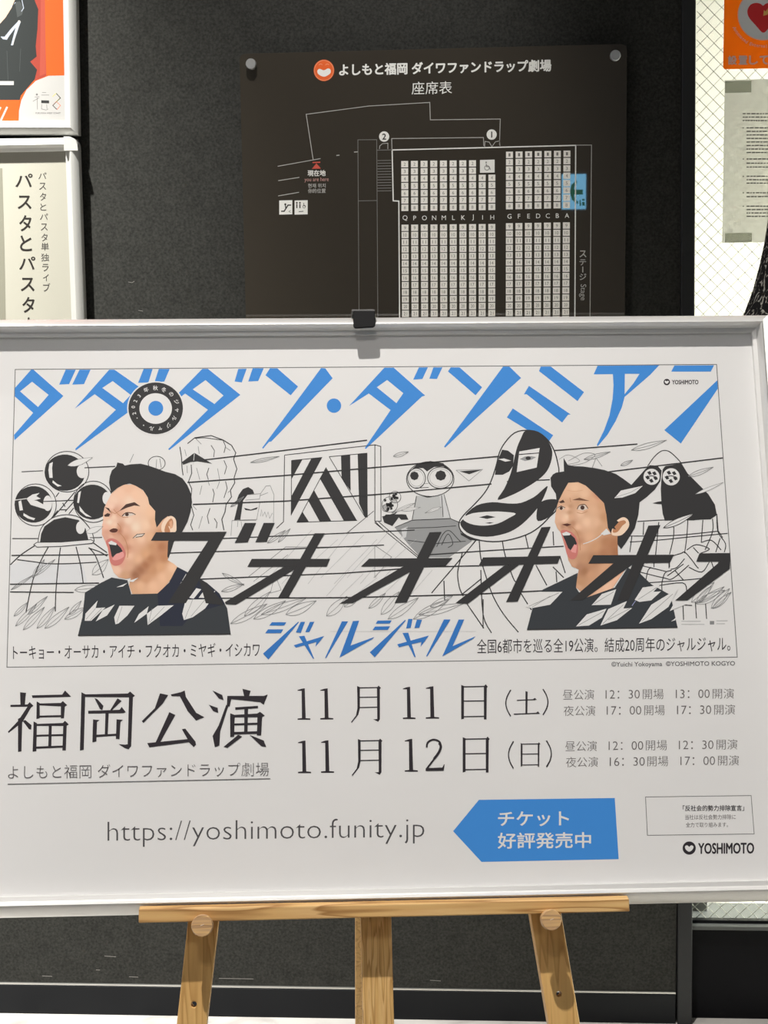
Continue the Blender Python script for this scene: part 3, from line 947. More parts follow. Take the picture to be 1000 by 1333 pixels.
p1.poly([(700, 645), (690, 585), (720, 532), (765, 510), (800, 530), (810, 575), (800, 645)], S1, 9.5, tr=tM, smooth=3)
p1.poly([(715, 640), (725, 580), (765, 530), (785, 560), (775, 610), (745, 590), (760, 640)], S3, 10, tr=tM, smooth=3)
p1.poly([(752, 560), (775, 545), (780, 600), (760, 620)], S2, 10.5, tr=tM)
p1.poly([(345, 470), (400, 415), (470, 398), (518, 432), (470, 424), (410, 442)], IRIS, 9, tr=tM)
p1.poly([(372, 512), (398, 486), (450, 488), (470, 500), (425, 514)], EYE_W, 9, tr=tM)
p1.line([(368, 512), (400, 484), (450, 486), (478, 500)], 1.0, IRIS, 10, tM, smooth=3)
p1.ell(408, 498, 15, 14, IRIS, 10, tM, 14)
p1.poly([(228, 438), (262, 448), (278, 485), (255, 462)], IRIS, 9, tr=tM)
p1.poly([(220, 505), (250, 487), (272, 495), (262, 515), (230, 517)], IRIS, 9, tr=tM)
p1.line([(280, 475), (310, 492), (345, 470)], .6, S3, 9, tM)
p1.line([(275, 465), (285, 492)], .6, S3, 9, tM)
p1.poly([(264, 630), (298, 610), (334, 620), (322, 642), (288, 645)], mat('ink_nostril', ink(84, 44, 34)), 9, tr=tM, smooth=2)
p1.line([(330, 570), (358, 605), (345, 640)], .8, S3, 9, tM, smooth=3)
p1.line([(352, 650), (392, 700), (416, 780), (412, 850)], .9, S3, 9, tM, smooth=3)
p1.line([(300, 455), (330, 490), (372, 520), (420, 522)], .6, S3, 9, tM, smooth=3)
p1.poly([(235, 720), (270, 693), (320, 703), (370, 748), (398, 810), (388, 860), (360, 902), (310, 916), (276, 890), (262, 830), (255, 770)], LIP, 9, tr=tM, smooth=3)
p1.poly([(262, 735), (320, 733), (358, 770), (374, 800), (335, 840), (310, 862), (284, 838), (272, 780)], K, 10, tr=tM)
p1.poly([(255, 727), (280, 712), (325, 733), (320, 749), (268, 742)], WH, 11, tr=tM)
p1.poly([(288, 858), (320, 820), (345, 812), (374, 800), (384, 838), (350, 862), (310, 872)], TNG, 11, tr=tM, smooth=2)
p1.poly([(455, 692), (490, 660), (552, 653), (532, 676), (480, 684)], EYE_W, 9, tr=tM)
p1.line([(455, 692), (490, 660), (552, 653), (532, 676), (480, 684)], .6, K, 9.5, tM)
# shirt
p1.poly([(50, 553), (75, 450), (90, 310), (180, 255), (240, 225), (330, 240), (352, 320), (500, 316), (565, 255), (612, 165), (690, 205), (780, 255), (850, 315), (895, 400), (915, 545)], SH, 10, tr=tN)
p1.poly([(570, 250), (615, 168), (690, 205), (780, 255), (850, 315), (882, 375), (700, 430), (640, 500), (515, 500), (500, 316)], NV, 10.5, tr=tN)
p1.line([(50, 553), (915, 545)], 1.2, K, 11, tN)
for p in ([(262, 490), (255, 450), (285, 385), (370, 385), (330, 440), (280, 485)], [(368, 482), (395, 432), (450, 388), (440, 430)], [(445, 494), (440, 430), (500, 385), (592, 382), (520, 440)], [(650, 466), (640, 430), (660, 350), (808, 348), (770, 400), (700, 450)],
          [(680, 340), (720, 285), (748, 292), (705, 345)], [(733, 340), (785, 270), (768, 340)], [(780, 340), (828, 298), (810, 340)], [(268, 280), (330, 255), (305, 276)], [(328, 248), (392, 226), (362, 250)], [(640, 242), (662, 203), (660, 246)], [(603, 312), (635, 250), (656, 252), (630, 314)],
          [(88, 470), (92, 430), (162, 355), (150, 398), (205, 395), (125, 470)], [(150, 474), (190, 410), (258, 378), (215, 440)]):
    p1.poly(p, WH, 11, tr=tN)
for p in ([(270, 480), (300, 390)], [(448, 490), (470, 400)], [(655, 460), (700, 350)], [(95, 462), (150, 400)], [(690, 445), (770, 350)], [(455, 480), (540, 390)], [(118, 468), (185, 400)]):
    p1.line(p, .5, GY, 11.5, tN)
tag(p1.build(), 'printed portrait of a shouting man with swept-back black hair')

p2 = pr('portrait_print')
tY, tX, tW = T(700, 590, .16), T(680, 720, .28), T(650, 540, .35)
T2 = [(300, 280, 222, 178, 145), (250, 330, 215, 168, 135), (380, 330, 220, 175, 142), (450, 380, 210, 160, 125), (520, 430, 200, 148, 112), (545, 520, 190, 138, 102), (480, 350, 200, 140, 110), (250, 410, 200, 152, 120), (240, 450, 220, 175, 145),
      (220, 540, 225, 180, 150), (270, 520, 205, 155, 122), (170, 520, 215, 168, 138), (350, 490, 222, 178, 148), (400, 560, 225, 180, 148), (470, 560, 215, 168, 135), (330, 600, 220, 172, 140), (520, 620, 200, 150, 115), (420, 680, 212, 162, 128),
      (360, 760, 205, 155, 122), (470, 760, 195, 142, 105), (560, 720, 175, 120, 85), (620, 740, 168, 112, 78), (640, 800, 160, 105, 72), (540, 820, 170, 115, 82), (450, 860, 170, 118, 85), (380, 860, 185, 135, 102), (290, 900, 195, 145, 115),
      (340, 930, 170, 120, 92), (220, 640, 205, 155, 125), (170, 600, 205, 158, 128), (150, 540, 210, 165, 135), (380, 960, 160, 110, 78), (350, 1050, 185, 135, 100), (430, 990, 195, 142, 108), (330, 1090, 200, 150, 118), (560, 930, 205, 152, 118),
      (640, 1010, 225, 172, 142), (690, 960, 225, 170, 140), (560, 1080, 228, 178, 148), (500, 1110, 222, 172, 142), (360, 410, 205, 158, 125), (450, 460, 212, 164, 130), (255, 595, 168, 115, 86), (285, 570, 182, 130, 100), (205, 595, 180, 128, 100), (262, 480, 190, 140, 108), (235, 520, 230, 188, 158), (325, 650, 188, 136, 104), (345, 720, 184, 130, 100), (265, 430, 186, 136, 104), (330, 400, 196, 148, 115), (395, 475, 205, 156, 124), (240, 615, 192, 142, 114)]
p2.tones([(250, 240), (330, 232), (400, 265), (470, 330), (560, 410), (620, 500), (700, 560), (690, 660), (650, 680), (655, 840), (720, 935), (600, 1115), (470, 1180), (400, 1180), (345, 1120), (305, 1085), (325, 1000), (335, 946), (280, 922), (250, 870), (235, 800), (210, 720), (190, 650),
          (160, 610), (140, 560), (145, 500), (160, 420), (180, 370), (210, 310)], T2, PHOTO, 7, tY)
p2.poly([(105, 200), (125, 172), (150, 158), (215, 148), (212, 70), (212, 38), (245, 95), (300, 105), (370, 108), (460, 120), (540, 135), (640, 170), (700, 210), (770, 262), (860, 300), (830, 400), (820, 500), (790, 610), (720, 725), (680, 780), (650, 740), (650, 672), (700, 640), (738, 600), (735, 545),
         (700, 522), (650, 545), (610, 600), (596, 650), (572, 605), (560, 500), (540, 405), (460, 325), (390, 262), (330, 235), (250, 240), (210, 310), (180, 370), (156, 405), (148, 330), (110, 270)], K, 9, tr=tY)
p2.poly([(600, 655), (625, 575), (655, 540), (700, 520), (738, 545), (742, 600), (690, 662), (640, 672)], S1, 9.5, tr=tY, smooth=3)
p2.poly([(610, 640), (640, 570), (700, 545), (720, 565), (690, 590), (650, 640)], S3, 10, tr=tY, smooth=3)
p2.poly([(600, 610), (640, 545), (660, 560), (625, 600), (640, 620)], K, 10.5, tr=tY)
p2.poly([(325, 458), (340, 426), (385, 420), (408, 452), (370, 466)], EYE_W, 9, tr=tY)
p2.line([(322, 455), (340, 424), (385, 418), (410, 450)], .9, IRIS, 10, tY, smooth=3)
p2.ell(365, 442, 17, 18, IRIS, 10, tY, 14)
p2.poly([(163, 448), (190, 430), (222, 445), (200, 464)], EYE_W, 9, tr=tY)
p2.ell(192, 447, 13, 14, IRIS, 10, tY, 12)
p2.line([(160, 446), (190, 428), (225, 444)], .8, IRIS, 10, tY)
p2.poly([(172, 398), (207, 378), (222, 400), (190, 406)], IRIS, 9, tr=tY)
p2.poly([(282, 380), (340, 362), (424, 388), (350, 384)], mat('ink_brow', ink(112, 74, 54)), 9, tr=tY)
p2.line([(318, 480), (360, 490), (405, 472)], .6, S3, 9, tY, smooth=3)
p2.line([(282, 600), (318, 640), (342, 710), (346, 790)], .8, S3, 9, tY, smooth=3)
p2.line([(240, 300), (300, 310), (370, 300)], .5, S2, 9, tY, smooth=3)
p2.line([(270, 400), (262, 360)], .6, S3, 9, tY)
p2.poly([(196, 580), (240, 571), (276, 580), (240, 594)], mat('ink_nostril', ink(84, 44, 34)), 9, tr=tY)
p2.poly([(188, 640), (215, 622), (270, 638), (312, 680), (328, 740), (326, 820), (300, 860), (260, 856), (234, 810), (214, 720)], LIP, 9, tr=tY, smooth=3)
p2.poly([(203, 664), (265, 658), (302, 690), (320, 735), (292, 765), (270, 792), (248, 770), (224, 710)], K, 10, tr=tY)
p2.poly([(198, 652), (235, 638), (270, 655), (260, 668), (208, 670)], WH, 11, tr=tY)
p2.poly([(268, 792), (300, 740), (320, 752), (312, 812), (280, 805)], TNG, 11, tr=tY)
p2.line([(370, 738), (420, 722), (480, 692), (525, 657)], 1.0, WH, 9, tY, smooth=3)
p2.poly([(515, 655), (560, 612), (597, 655), (540, 668)], WH, 10, tr=tY)
p2.poly([(22, 355), (48, 255), (95, 170), (258, 92), (250, 160), (262, 180), (300, 206), (430, 160), (490, 68), (545, 92), (600, 145), (690, 195), (722, 345)], SH, 10, tr=tX)
p2.line([(22, 355), (722, 345)], 1.2, K, 11, tX)
for p in ([(15, 250), (75, 180), (187, 180), (130, 240), (45, 256)], [(323, 242), (370, 190), (437, 168), (412, 240)], [(250, 341), (300, 285), (392, 258), (370, 300), (310, 337)], [(363, 337), (400, 260), (487, 223), (470, 258), (512, 255), (440, 312)], [(523, 217), (560, 160), (640, 148), (610, 180), (645, 178), (600, 220), (545, 227)],
          [(543, 328), (600, 240), (727, 163), (680, 250), (600, 307)], [(685, 270), (705, 235), (770, 235), (720, 255)], [(692, 318), (715, 300), (712, 312)]):
    p2.poly(p, WH, 11, tr=tX)
for p in ([(30, 248), (170, 185)], [(335, 235), (425, 180)], [(262, 335), (380, 270)], [(375, 328), (470, 240)], [(540, 215), (625, 160)], [(555, 318), (700, 190)], [(400, 310), (500, 258)], [(45, 252), (130, 200)]):
    p2.line(p, .6, GY, 11.5, tX)
p2.line([(510, 245), (527, 222)], .8, mat('ink_lilac', ink(150, 150, 185)), 11.5, tX)
p2.poly([(0, 520), (50, 462), (217, 426), (160, 482), (60, 516)], WH, 11, tr=tR)
p2.line([(10, 512), (120, 478), (200, 434)], .5, GY, 11.5, tR)
tag(p2.build(), 'printed portrait of a shouting man wearing a cheek microphone')

# --- black sound lettering
sl = pr('sound_lettering')
sl.creep = 0.2
tQ, tS = T(190, 650, .26), T(330, 560, .35)
for p in ([(25, 207), (50, 165), (405, 162), (200, 520), (110, 520), (312, 207)], [(495, 118), (552, 118), (510, 215), (445, 218)], [(590, 118), (645, 118), (605, 213), (548, 215)], [(530, 298), (922, 298), (905, 337), (508, 338)], [(845, 170), (895, 170), (715, 490), (662, 493)],
          [(690, 338), (765, 338), (450, 528), (400, 525), (395, 515)], [(265, 400), (300, 415), (385, 515), (385, 530), (300, 520)]):
    sl.poly(p, K, 12, tr=tQ)
for p in ([(430, 478), (740, 475), (715, 505), (400, 507)], [(655, 380), (700, 378), (570, 640), (525, 643)], [(560, 505), (622, 505), (370, 643), (320, 645)]):
    sl.poly(p, K, 12, tr=tS)
for p in ([(345, 228), (850, 218), (830, 268), (315, 284)], [(725, 32), (785, 28), (570, 515), (495, 518)], [(485, 280), (580, 275), (245, 530), (165, 525)]):
    sl.poly(p, K, 12, tr=tU)
for p in ([(350, 522), (650, 520), (635, 550), (332, 553)], [(555, 412), (600, 410), (480, 690), (440, 690)], [(430, 548), (505, 550), (310, 690), (265, 690)], [(745, 515), (860, 514), (858, 572), (700, 690), (655, 690), (822, 545), (733, 546)]):
    sl.poly(p, K, 12, tr=tW)
sl.build()

# --- blue group name
gn = pr('group_name_lettering')
gn.creep = 0.2
t1, t2 = T(330, 790, .16), T(470, 790, .16)
for t_, P_ in ((t1, ([(150, 125), (268, 125), (250, 152), (130, 152)], [(118, 183), (243, 183), (225, 213), (95, 215)], [(365, 120), (370, 125), (122, 428), (78, 380)], [(385, 122), (420, 122), (385, 212), (345, 207)], [(460, 122), (495, 122), (455, 205), (422, 205)],
                    [(370, 240), (415, 235), (494, 420), (485, 422)], [(328, 312), (575, 237), (505, 325), (512, 285), (345, 332)], [(720, 118), (770, 118), (590, 418), (583, 415)], [(810, 115), (860, 113), (790, 315), (984, 245), (970, 260), (700, 413)])),
               (t2, ([(135, 112), (250, 110), (235, 135), (120, 137)], [(115, 160), (238, 158), (218, 187), (95, 188)], [(360, 105), (364, 112), (112, 410), (72, 370)], [(385, 98), (420, 98), (405, 170), (368, 175)], [(455, 105), (497, 105), (475, 170), (435, 172)],
                    [(338, 212), (385, 210), (445, 408), (435, 408)], [(295, 305), (553, 233), (485, 325), (492, 285), (310, 328)], [(675, 103), (728, 103), (540, 403), (530, 403)], [(795, 103), (840, 103), (745, 320), (930, 240), (915, 257), (662, 403)]))):
    for p in P_:
        gn.poly(p, BLD, 6, tr=t_)
gn.build()

# --- captions
ct = pr('caption_lettering')
ct.text("トーキョー・オーサカ・アイチ・フクオカ・ミヤギ・イシカワ", 17, 840, 338, 858.5, KT, 3, 0.0, -0.012)
ct.build()
ct = pr('caption_lettering')
ct.text("全国6都市を巡る全19公演。結成20周年のジャルジャル。", 621, 832, 951, 851, KT, 3, 0.0, -0.011)
ct.build()
ct = pr('copyright_lettering')
ct.text("©Yuichi Yokoyama  ©YOSHIMOTO KOGYO", 796, 861.5, 957, 869.5, mat('ink_small_grey', ink(90, 86, 86)), 3, 0.012, -0.008)
ct.build()

# --- place name in serif characters
vn = pr('venue_lettering')
vn.creep = 0.2
a8, a9 = T(0, 890, .18), T(0, 870, .37)
for p in ([(145, 62), (188, 66), (180, 152), (148, 152)], [(75, 153), (200, 150), (215, 133), (242, 160), (215, 180), (205, 167), (75, 168)], [(203, 160), (232, 160), (165, 275), (62, 357), (57, 347), (130, 270)], [(130, 255), (162, 235), (155, 490), (130, 494)], [(165, 270), (182, 262), (228, 300), (226, 332), (210, 330)],
          [(230, 84), (450, 79), (470, 49), (514, 93), (505, 96), (235, 103)], [(265, 128), (287, 140), (287, 250), (263, 256)], [(280, 143), (440, 139), (455, 126), (486, 155), (470, 166), (280, 157)], [(440, 158), (470, 158), (463, 250), (440, 251)], [(280, 231), (445, 227), (445, 241), (280, 245)],
          [(243, 273), (267, 285), (263, 488), (236, 492)], [(255, 291), (455, 284), (470, 268), (498, 295), (480, 306), (255, 305)], [(458, 298), (483, 298), (476, 483), (451, 483)], [(353, 293), (375, 293), (371, 456), (349, 458)], [(255, 370), (462, 364), (462, 378), (255, 383)], [(255, 455), (460, 447), (460, 462), (255, 471)],
          [(589, 62), (617, 76), (606, 478), (578, 484)], [(610, 77), (925, 71), (940, 56), (977, 88), (960, 99), (610, 96)], [(933, 90), (962, 90), (949, 452), (930, 474), (905, 467), (858, 437), (905, 441), (924, 438)], [(683, 103), (705, 113), (748, 160), (740, 192), (722, 182)], [(850, 106), (880, 125), (810, 192), (798, 190)],
          [(638, 196), (865, 189), (880, 168), (910, 206), (895, 213), (638, 216)], [(763, 200), (787, 200), (779, 372), (758, 374)], [(673, 258), (720, 264), (702, 276), (697, 418), (668, 424)], [(690, 369), (850, 361), (850, 376), (690, 386)], [(843, 258), (890, 261), (872, 276), (864, 401), (838, 399)]):
    vn.poly(p, KT, 3, tr=a8)
for p in ([(563, 88), (592, 94), (572, 125), (505, 192), (499, 186), (545, 140)], [(601, 92), (636, 84), (650, 78), (654, 100), (690, 156), (719, 172), (690, 184), (660, 150), (633, 98), (604, 98)], [(596, 154), (617, 164), (565, 258), (546, 264)], [(518, 263), (660, 249), (640, 214), (652, 212), (688, 258), (690, 268), (682, 277), (664, 260), (526, 278)],
          [(748, 78), (782, 94), (787, 112), (770, 106)], [(735, 128), (766, 139), (768, 157), (750, 150)], [(796, 128), (803, 134), (775, 222), (772, 272), (756, 277), (748, 238), (770, 200)], [(853, 72), (882, 79), (876, 100), (860, 101)], [(800, 97), (928, 97), (942, 92), (928, 128), (916, 119), (814, 108), (808, 134), (798, 134)],
          [(828, 137), (908, 132), (908, 140), (828, 146)], [(810, 158), (826, 164), (824, 241), (810, 242)], [(820, 164), (905, 159), (915, 153), (932, 166), (920, 172), (820, 172)], [(906, 162), (923, 162), (919, 236), (904, 236)], [(820, 194), (910, 191), (910, 198), (820, 201)], [(820, 224), (910, 221), (910, 230), (820, 233)], [(860, 138), (873, 138), (871, 230), (859, 230)],
          [(838, 234), (852, 240), (800, 280), (787, 276)], [(878, 234), (928, 254), (937, 277), (920, 274)]):
    vn.poly(p, KT, 3, tr=a9)
vn.text("よしもと福岡 ダイワファンドラップ劇場", 10.5, 996.5, 350, 1014, mat('ink_soft_black', ink(78, 72, 72)), 3, -0.012, -0.012)
vn.line([(10, 1020.8), (352, 1013.6)], 1.0, mat('ink_border', ink(95, 92, 90)), 3)
vn.build()

# --- dates
dt = pr('date_lettering')
dt.creep = 0.2


def one(x0, y0, x1, y1):
    W_, Hh = (x1 - x0) / 88.0, (y1 - y0) / 217.0
    dt.poly([(x0 + a * W_, y0 + b * Hh) for a, b in ((28, 3), (50, 0), (56, 205), (88, 208), (88, 217), (0, 217), (0, 208), (30, 205), (28, 18), (0, 17), (0, 12))], KT, 3)


def bars(P_):
    for (a, b, c, d, wd) in P_:
        dt.line([(a, b), (c, d)], wd, KT, 3)


for b in ((387.5, 896, 404, 937), (417, 896, 434, 936.6), (524.6, 894, 541, 936), (554.5, 893.3, 571.8, 935.6), (388, 964, 405, 1006.5), (418, 963.6, 435, 1006), (527, 961.8, 544, 1004.6)):
    one(*b)
for (x0, y0, x1, y1) in ((457, 893, 496, 941), (458, 962, 498, 1010)):
    k = (y1 - y0)
    bars([(x0 + 9, y0 + 2.5, x1 - 2, y0 + 2, 1.5), (x0 + 10, y0 + k * .31, x1 - 3, y0 + k * .30, 1.4), (x0 + 10, y0 + k * .585, x1 - 3, y0 + k * .575, 1.4)])
    dt.poly([(x0 + 8, y0), (x0 + 11.6, y0 + 1.5), (x0 + 11.6, y0 + k * .6), (x0 + 9.5, y0 + k * .78), (x0 + 1, y0 + k), (x0, y0 + k - 1), (x0 + 6.5, y0 + k * .8), (x0 + 8.4, y0 + k * .6)], KT, 3)
    dt.poly([(x1 - 5.2, y0 + 2), (x1 - 3, y0 - .5), (x1, y0 + 2.5), (x1 - 1.3, y0 + 4), (x1 - 1.3, y0 + k * .9), (x1 - 3.5, y0 + k * .97), (x1 - 10, y0 + k * .905), (x1 - 4.8, y0 + k * .895)], KT, 3)
for (x0, y0, x1, y1, s) in ((600.5, 891.5, 634.5, 936.6, 1), (602.5, 959.6, 637, 1005.6, 1), (678, 967, 703, 998, .62)):
    k = y1 - y0
    dt.poly([(x0, y0), (x0 + 3.6 * s, y0 + 1.5), (x0 + 3.6 * s, y1 - 1), (x0, y1)], KT, 3)
    dt.poly([(x1 - 4.5 * s, y0 + 2 * s), (x1 - 2 * s, y0 - .8), (x1 + .6, y0 + 2.4 * s), (x1 - .6, y0 + 4 * s), (x1 - 1, y1), (x1 - 4.4 * s, y1)], KT, 3)
    bars([(x0 + 1, y0 + 2.6 * s, x1 - 1, y0 + 2 * s, 1.5 * s ** .5), (x0 + 1, y0 + k * .47, x1 - 2, y0 + k * .46, 1.4 * s ** .5), (x0 + 1, y1 - 3.6 * s, x1 - 2, y1 - 4.2 * s, 1.4 * s ** .5)])
# the day in brackets
bars([(673, 911.6, 697, 910.6, 1.2), (669, 929.6, 702, 928.4, 1.3)])
dt.poly([(684.2, 899.6), (687, 900.6), (686.6, 929.4), (684.2, 929.4)], KT, 3)
dt.poly([(694, 910), (696.5, 908.6), (699, 911)], KT, 3)
dt.poly([(698, 927.8), (700.5, 926), (703, 929)], KT, 3)
for (x, y0, y1, s) in ((665, 898, 932.5, -1), (707, 897, 930.6, 1), (668.5, 965, 1000.3, -1), (711.5, 964, 998.4, 1)):
    dt.line([(x, y0), (x + s * 4.6, y0 + (y1 - y0) * .25), (x + s * 6.4, (y0 + y1) / 2), (x + s * 4.6, y0 + (y1 - y0) * .75), (x, y1)], 1.5, KT, 3, smooth=4)
dt.line([(555.5, 973), (557, 966.5), (564, 962.8), (571.5, 965), (574, 971), (571, 980), (563, 991), (555, 1001.5)], 2.3, KT, 3, smooth=4)
dt.poly([(554, 1003.6), (554.6, 999.8), (576, 999.2), (578, 995), (579, 995), (577.6, 1003.2)], KT, 3)
dt.line([(571.8, 967), (574, 972), (571, 980), (565, 988)], 3.2, KT, 3, smooth=3)
dt.build()

# --- opening and curtain times
SG = mat('ink_schedule_grey', ink(92, 84, 82))
for y_l, y_r, hgt, cells in ((897.8, 896.2, 13.2, (("昼公演", 733, 773.5), ("12：30", 788.5, 833), ("開場", 837, 864), ("13：00", 880, 924), ("開演", 928, 955.5))),
                             (918.8, 917, 13.2, (("夜公演", 734, 775), ("17：00", 790, 835), ("開場", 839, 865.5), ("17：30", 881.5, 926), ("開演", 930, 957))),
                             (964.8, 962.4, 13.2, (("昼公演", 736, 777), ("12：00", 792.5, 837.5), ("開場", 841, 868.5), ("12：30", 884, 929), ("開演", 933, 960))),
                             (985.6, 983.2, 13.2, (("夜公演", 737, 778.5), ("16：30", 794, 839.5), ("開場", 843, 870), ("17：00", 886, 931), ("開演", 935, 962)))):
    sd = pr('schedule_lettering')
    for s, x0, x1 in cells:
        y = y_l + (y_r - y_l) * (x0 - 733) / 222
        if '：' in s:
            sd.text(s, x0, y + 1, x1, y + hgt - 1, SG, 3, -0.008, -0.009)
        else:
            sd.text(s, x0, y, x1, y + hgt, SG, 3, -0.008, -0.009)
    sd.build()

# --- web address
wa = pr('web_address_lettering')
wa.text("https://yoshimoto.funity.jp", 140, 1069.5, 552.5, 1103, mat('ink_url', ink(72, 68, 68)), 3, -0.016, -0.0125)
wa.build()

# --- blue ticket arrow
tk = pr('ticket_arrow')
tk.poly([(590, 1082), (623.6, 1041.2), (800.5, 1038.8), (805.6, 1118.4), (627, 1122)], BL, 2)
tk.text("チケット", 648.5, 1056.5, 741, 1076, WH, 3, 0.016, -0.008)
tk.text("好評発売中", 648, 1084, 769.6, 1105, WH, 3, 0.016, -0.008)
tk.build()

# --- declaration box and maker's mark
db = pr('declaration_box')
db.line([(840.5, 1037.5), (978, 1035.6), (982, 1085.6), (843, 1087.4)], .8, mat('ink_border', ink(95, 92, 90)), 2, closed=True)
db.text("「反社会的勢力排除宣言」", 889, 1048.4, 969, 1056, KT, 3, 0.012, -0.006)
db.text("当社は反社会勢力排除に", 892, 1060.5, 958, 1067, SG, 3, 0.0, -0.006)
db.text("全力で取り組みます。", 893, 1070.6, 948, 1077, SG, 3, 0.0, -0.006)
db.build()


def mark(q, cx, cy, r, m, mw, layer):
    q.ell(cx, cy, r, r, m, layer)
    q.poly([(cx - r * .62, cy - r * .28), (cx - r * .3, cy - r * .42), (cx, cy - r * .2), (cx + r * .3, cy - r * .42), (cx + r * .62, cy - r * .28), (cx + r * .58, cy + r * .1), (cx + r * .3, cy + r * .42), (cx, cy + r * .55), (cx - r * .3, cy + r * .42), (cx - r * .58, cy + r * .1)], mw, layer + 1, smooth=3)


lg = pr('company_logo')
mark(lg, 897.4, 1104, 8.6, KT, WH, 2)
lg.text("YOSHIMOTO", 909, 1097.4, 982, 1111.8, KT, 3, 0.02, -0.008)
lg.build()
lg = pr('company_logo')
mark(lg, 868.2, 497.3, 4.2, KT, WH, 2)
lg.text("YOSHIMOTO", 875, 494.6, 909.4, 500.4, KT, 3, 0.02, -0.004)
lg.build()

# ================================================================== WOODEN EASEL
def wood(name, axis, c0, c1, c2, sc=1.0):
    m = mat(name, c1, 0.5, 0.35)
    N, L, B = nodes(m)
    tc = N.new('ShaderNodeTexCoord')
    mp = N.new('ShaderNodeMapping')
    s = [28 * sc, 28 * sc, 28 * sc]
    s[axis] = 1.6 * sc
    mp.inputs['Scale'].default_value = s
    L.new(tc.outputs['Object'], mp.inputs['Vector'])
    no = N.new('ShaderNodeTexNoise'); no.inputs['Scale'].default_value = 1.6; no.inputs['Detail'].default_value = 2
    L.new(mp.outputs['Vector'], no.inputs['Vector'])
    mul = N.new('ShaderNodeMath'); mul.operation = 'MULTIPLY'; mul.inputs[1].default_value = 7.0
    L.new(no.outputs['Fac'], mul.inputs[0])
    fr = N.new('ShaderNodeMath'); fr.operation = 'FRACT'
    L.new(mul.outputs[0], fr.inputs[0])
    rp = ramp(N, [(0.0, c0), (0.55, c1), (0.9, c2), (1.0, c0)])
    L.new(fr.outputs[0], rp.inputs['Fac'])
    fn = N.new('ShaderNodeTexNoise'); fn.inputs['Scale'].default_value = 9; fn.inputs['Detail'].default_value = 3
    L.new(mp.outputs['Vector'], fn.inputs['Vector'])
    mx = N.new('ShaderNodeMixRGB'); mx.blend_type = 'OVERLAY'; mx.inputs['Fac'].default_value = 0.22
    L.new(rp.outputs['Color'], mx.inputs['Color1']); L.new(fn.outputs['Fac'], mx.inputs['Color2'])
    L.new(mx.outputs['Color'], B.inputs['Base Color'])
    return m


c_l, c_m, c_d = (0.72, 0.46, 0.20, 1), (0.66, 0.40, 0.155, 1), (0.36, 0.18, 0.055, 1)
w_ledge = wood('pine_along_ledge', 0, c_l, c_m, c_d)
w_leg = wood('pine_along_leg', 1, (0.70, 0.43, 0.16, 1), (0.64, 0.39, 0.14, 1), (0.50, 0.28, 0.09, 1), 1.0)
w_mast = wood('striped_pine_along_mast', 1, (0.72, 0.47, 0.20, 1), (0.64, 0.39, 0.14, 1), (0.44, 0.24, 0.075, 1), 2.0)
w_knob = wood('pine_end_knob', 0, c_l, (0.55, 0.34, 0.18, 1), (0.42, 0.25, 0.12, 1), 2.0)
m_black = mat('black_plastic_clip', (0.005, 0.005, 0.006, 1), 0.5, 0.2)
m_hole = mat('dark_bore', (0.02, 0.015, 0.01, 1), 0.9, 0.1)

# floor point under the middle of the easel, in the slope of the board
PE = PB
N_LEG = -0.0125                                  # front of the legs, right behind the frame


def w_floor(u, n):
    """position along the slope where it meets the floor"""
    base = PB.o + PB.u * u + PB.n * n
    return -base.z / PB.w.z


eo = PB.o + PB.u * 0.006 + PB.w * w_floor(0.006, N_LEG) + PB.n * N_LEG
em = PB.m.copy()
em.translation = Vector((eo.x, eo.y, 0.0))
easel = empty('display_easel', em, 'light pine display easel with round wooden knobs, holding up the large framed poster', 'easel')
emi = em.inverted() @ PB.m                       # board coordinates -> easel coordinates


def to_e(o):
    o.data.transform(emi)
    o.parent = easel
    return o


def leg_outline(l0, l1, r0, r1, top_w):
    """edges given by two points each on the leg front; run down to the floor and up behind the board"""
    (ax, ay), (bx, by) = PB.loc(*l0, N_LEG), PB.loc(*l1, N_LEG)
    (cx, cy), (dx, dy) = PB.loc(*r0, N_LEG), PB.loc(*r1, N_LEG)

    def at_w(p, q_, ww):
        t = (ww - p[1]) / (q_[1] - p[1])
        return (p[0] + (q_[0] - p[0]) * t, ww)

    wl = w_floor(at_w((ax, ay), (bx, by), -0.6)[0], N_LEG)
    wr = w_floor(at_w((cx, cy), (dx, dy), -0.6)[0], N_LEG)
    return [at_w((ax, ay), (bx, by), wl + .008), at_w((cx, cy), (dx, dy), wr + .008), at_w((cx, cy), (dx, dy), top_w), at_w((ax, ay), (bx, by), top_w)]


def hole(x, y, r_px):
    a = PB.loc(x, y, N_LEG)
    r = r_px * 0.00097
    return disc_pts(a[0], a[1], r, r, 16)[::-1]


to_e(prism('leg', leg_outline((244.5, 1201), (231.5, 1320), (284, 1201), (270.5, 1320), 0.55), N_LEG - 0.022, N_LEG, w_leg, holes=[hole(252.5, 1307.5, 3.5)], bev=0.0012))
to_e(prism('leg', leg_outline((690.5, 1190), (714, 1329), (731, 1190), (754.5, 1329), 0.55), N_LEG - 0.022, N_LEG, w_leg, holes=[hole(728, 1294, 3.5)], bev=0.0012))
to_e(prism('mast', leg_outline((469.5, 1194), (472.5, 1325), (509.5, 1194), (513, 1325), H - 0.004), N_LEG - 0.024, N_LEG, w_mast, bev=0.0012))
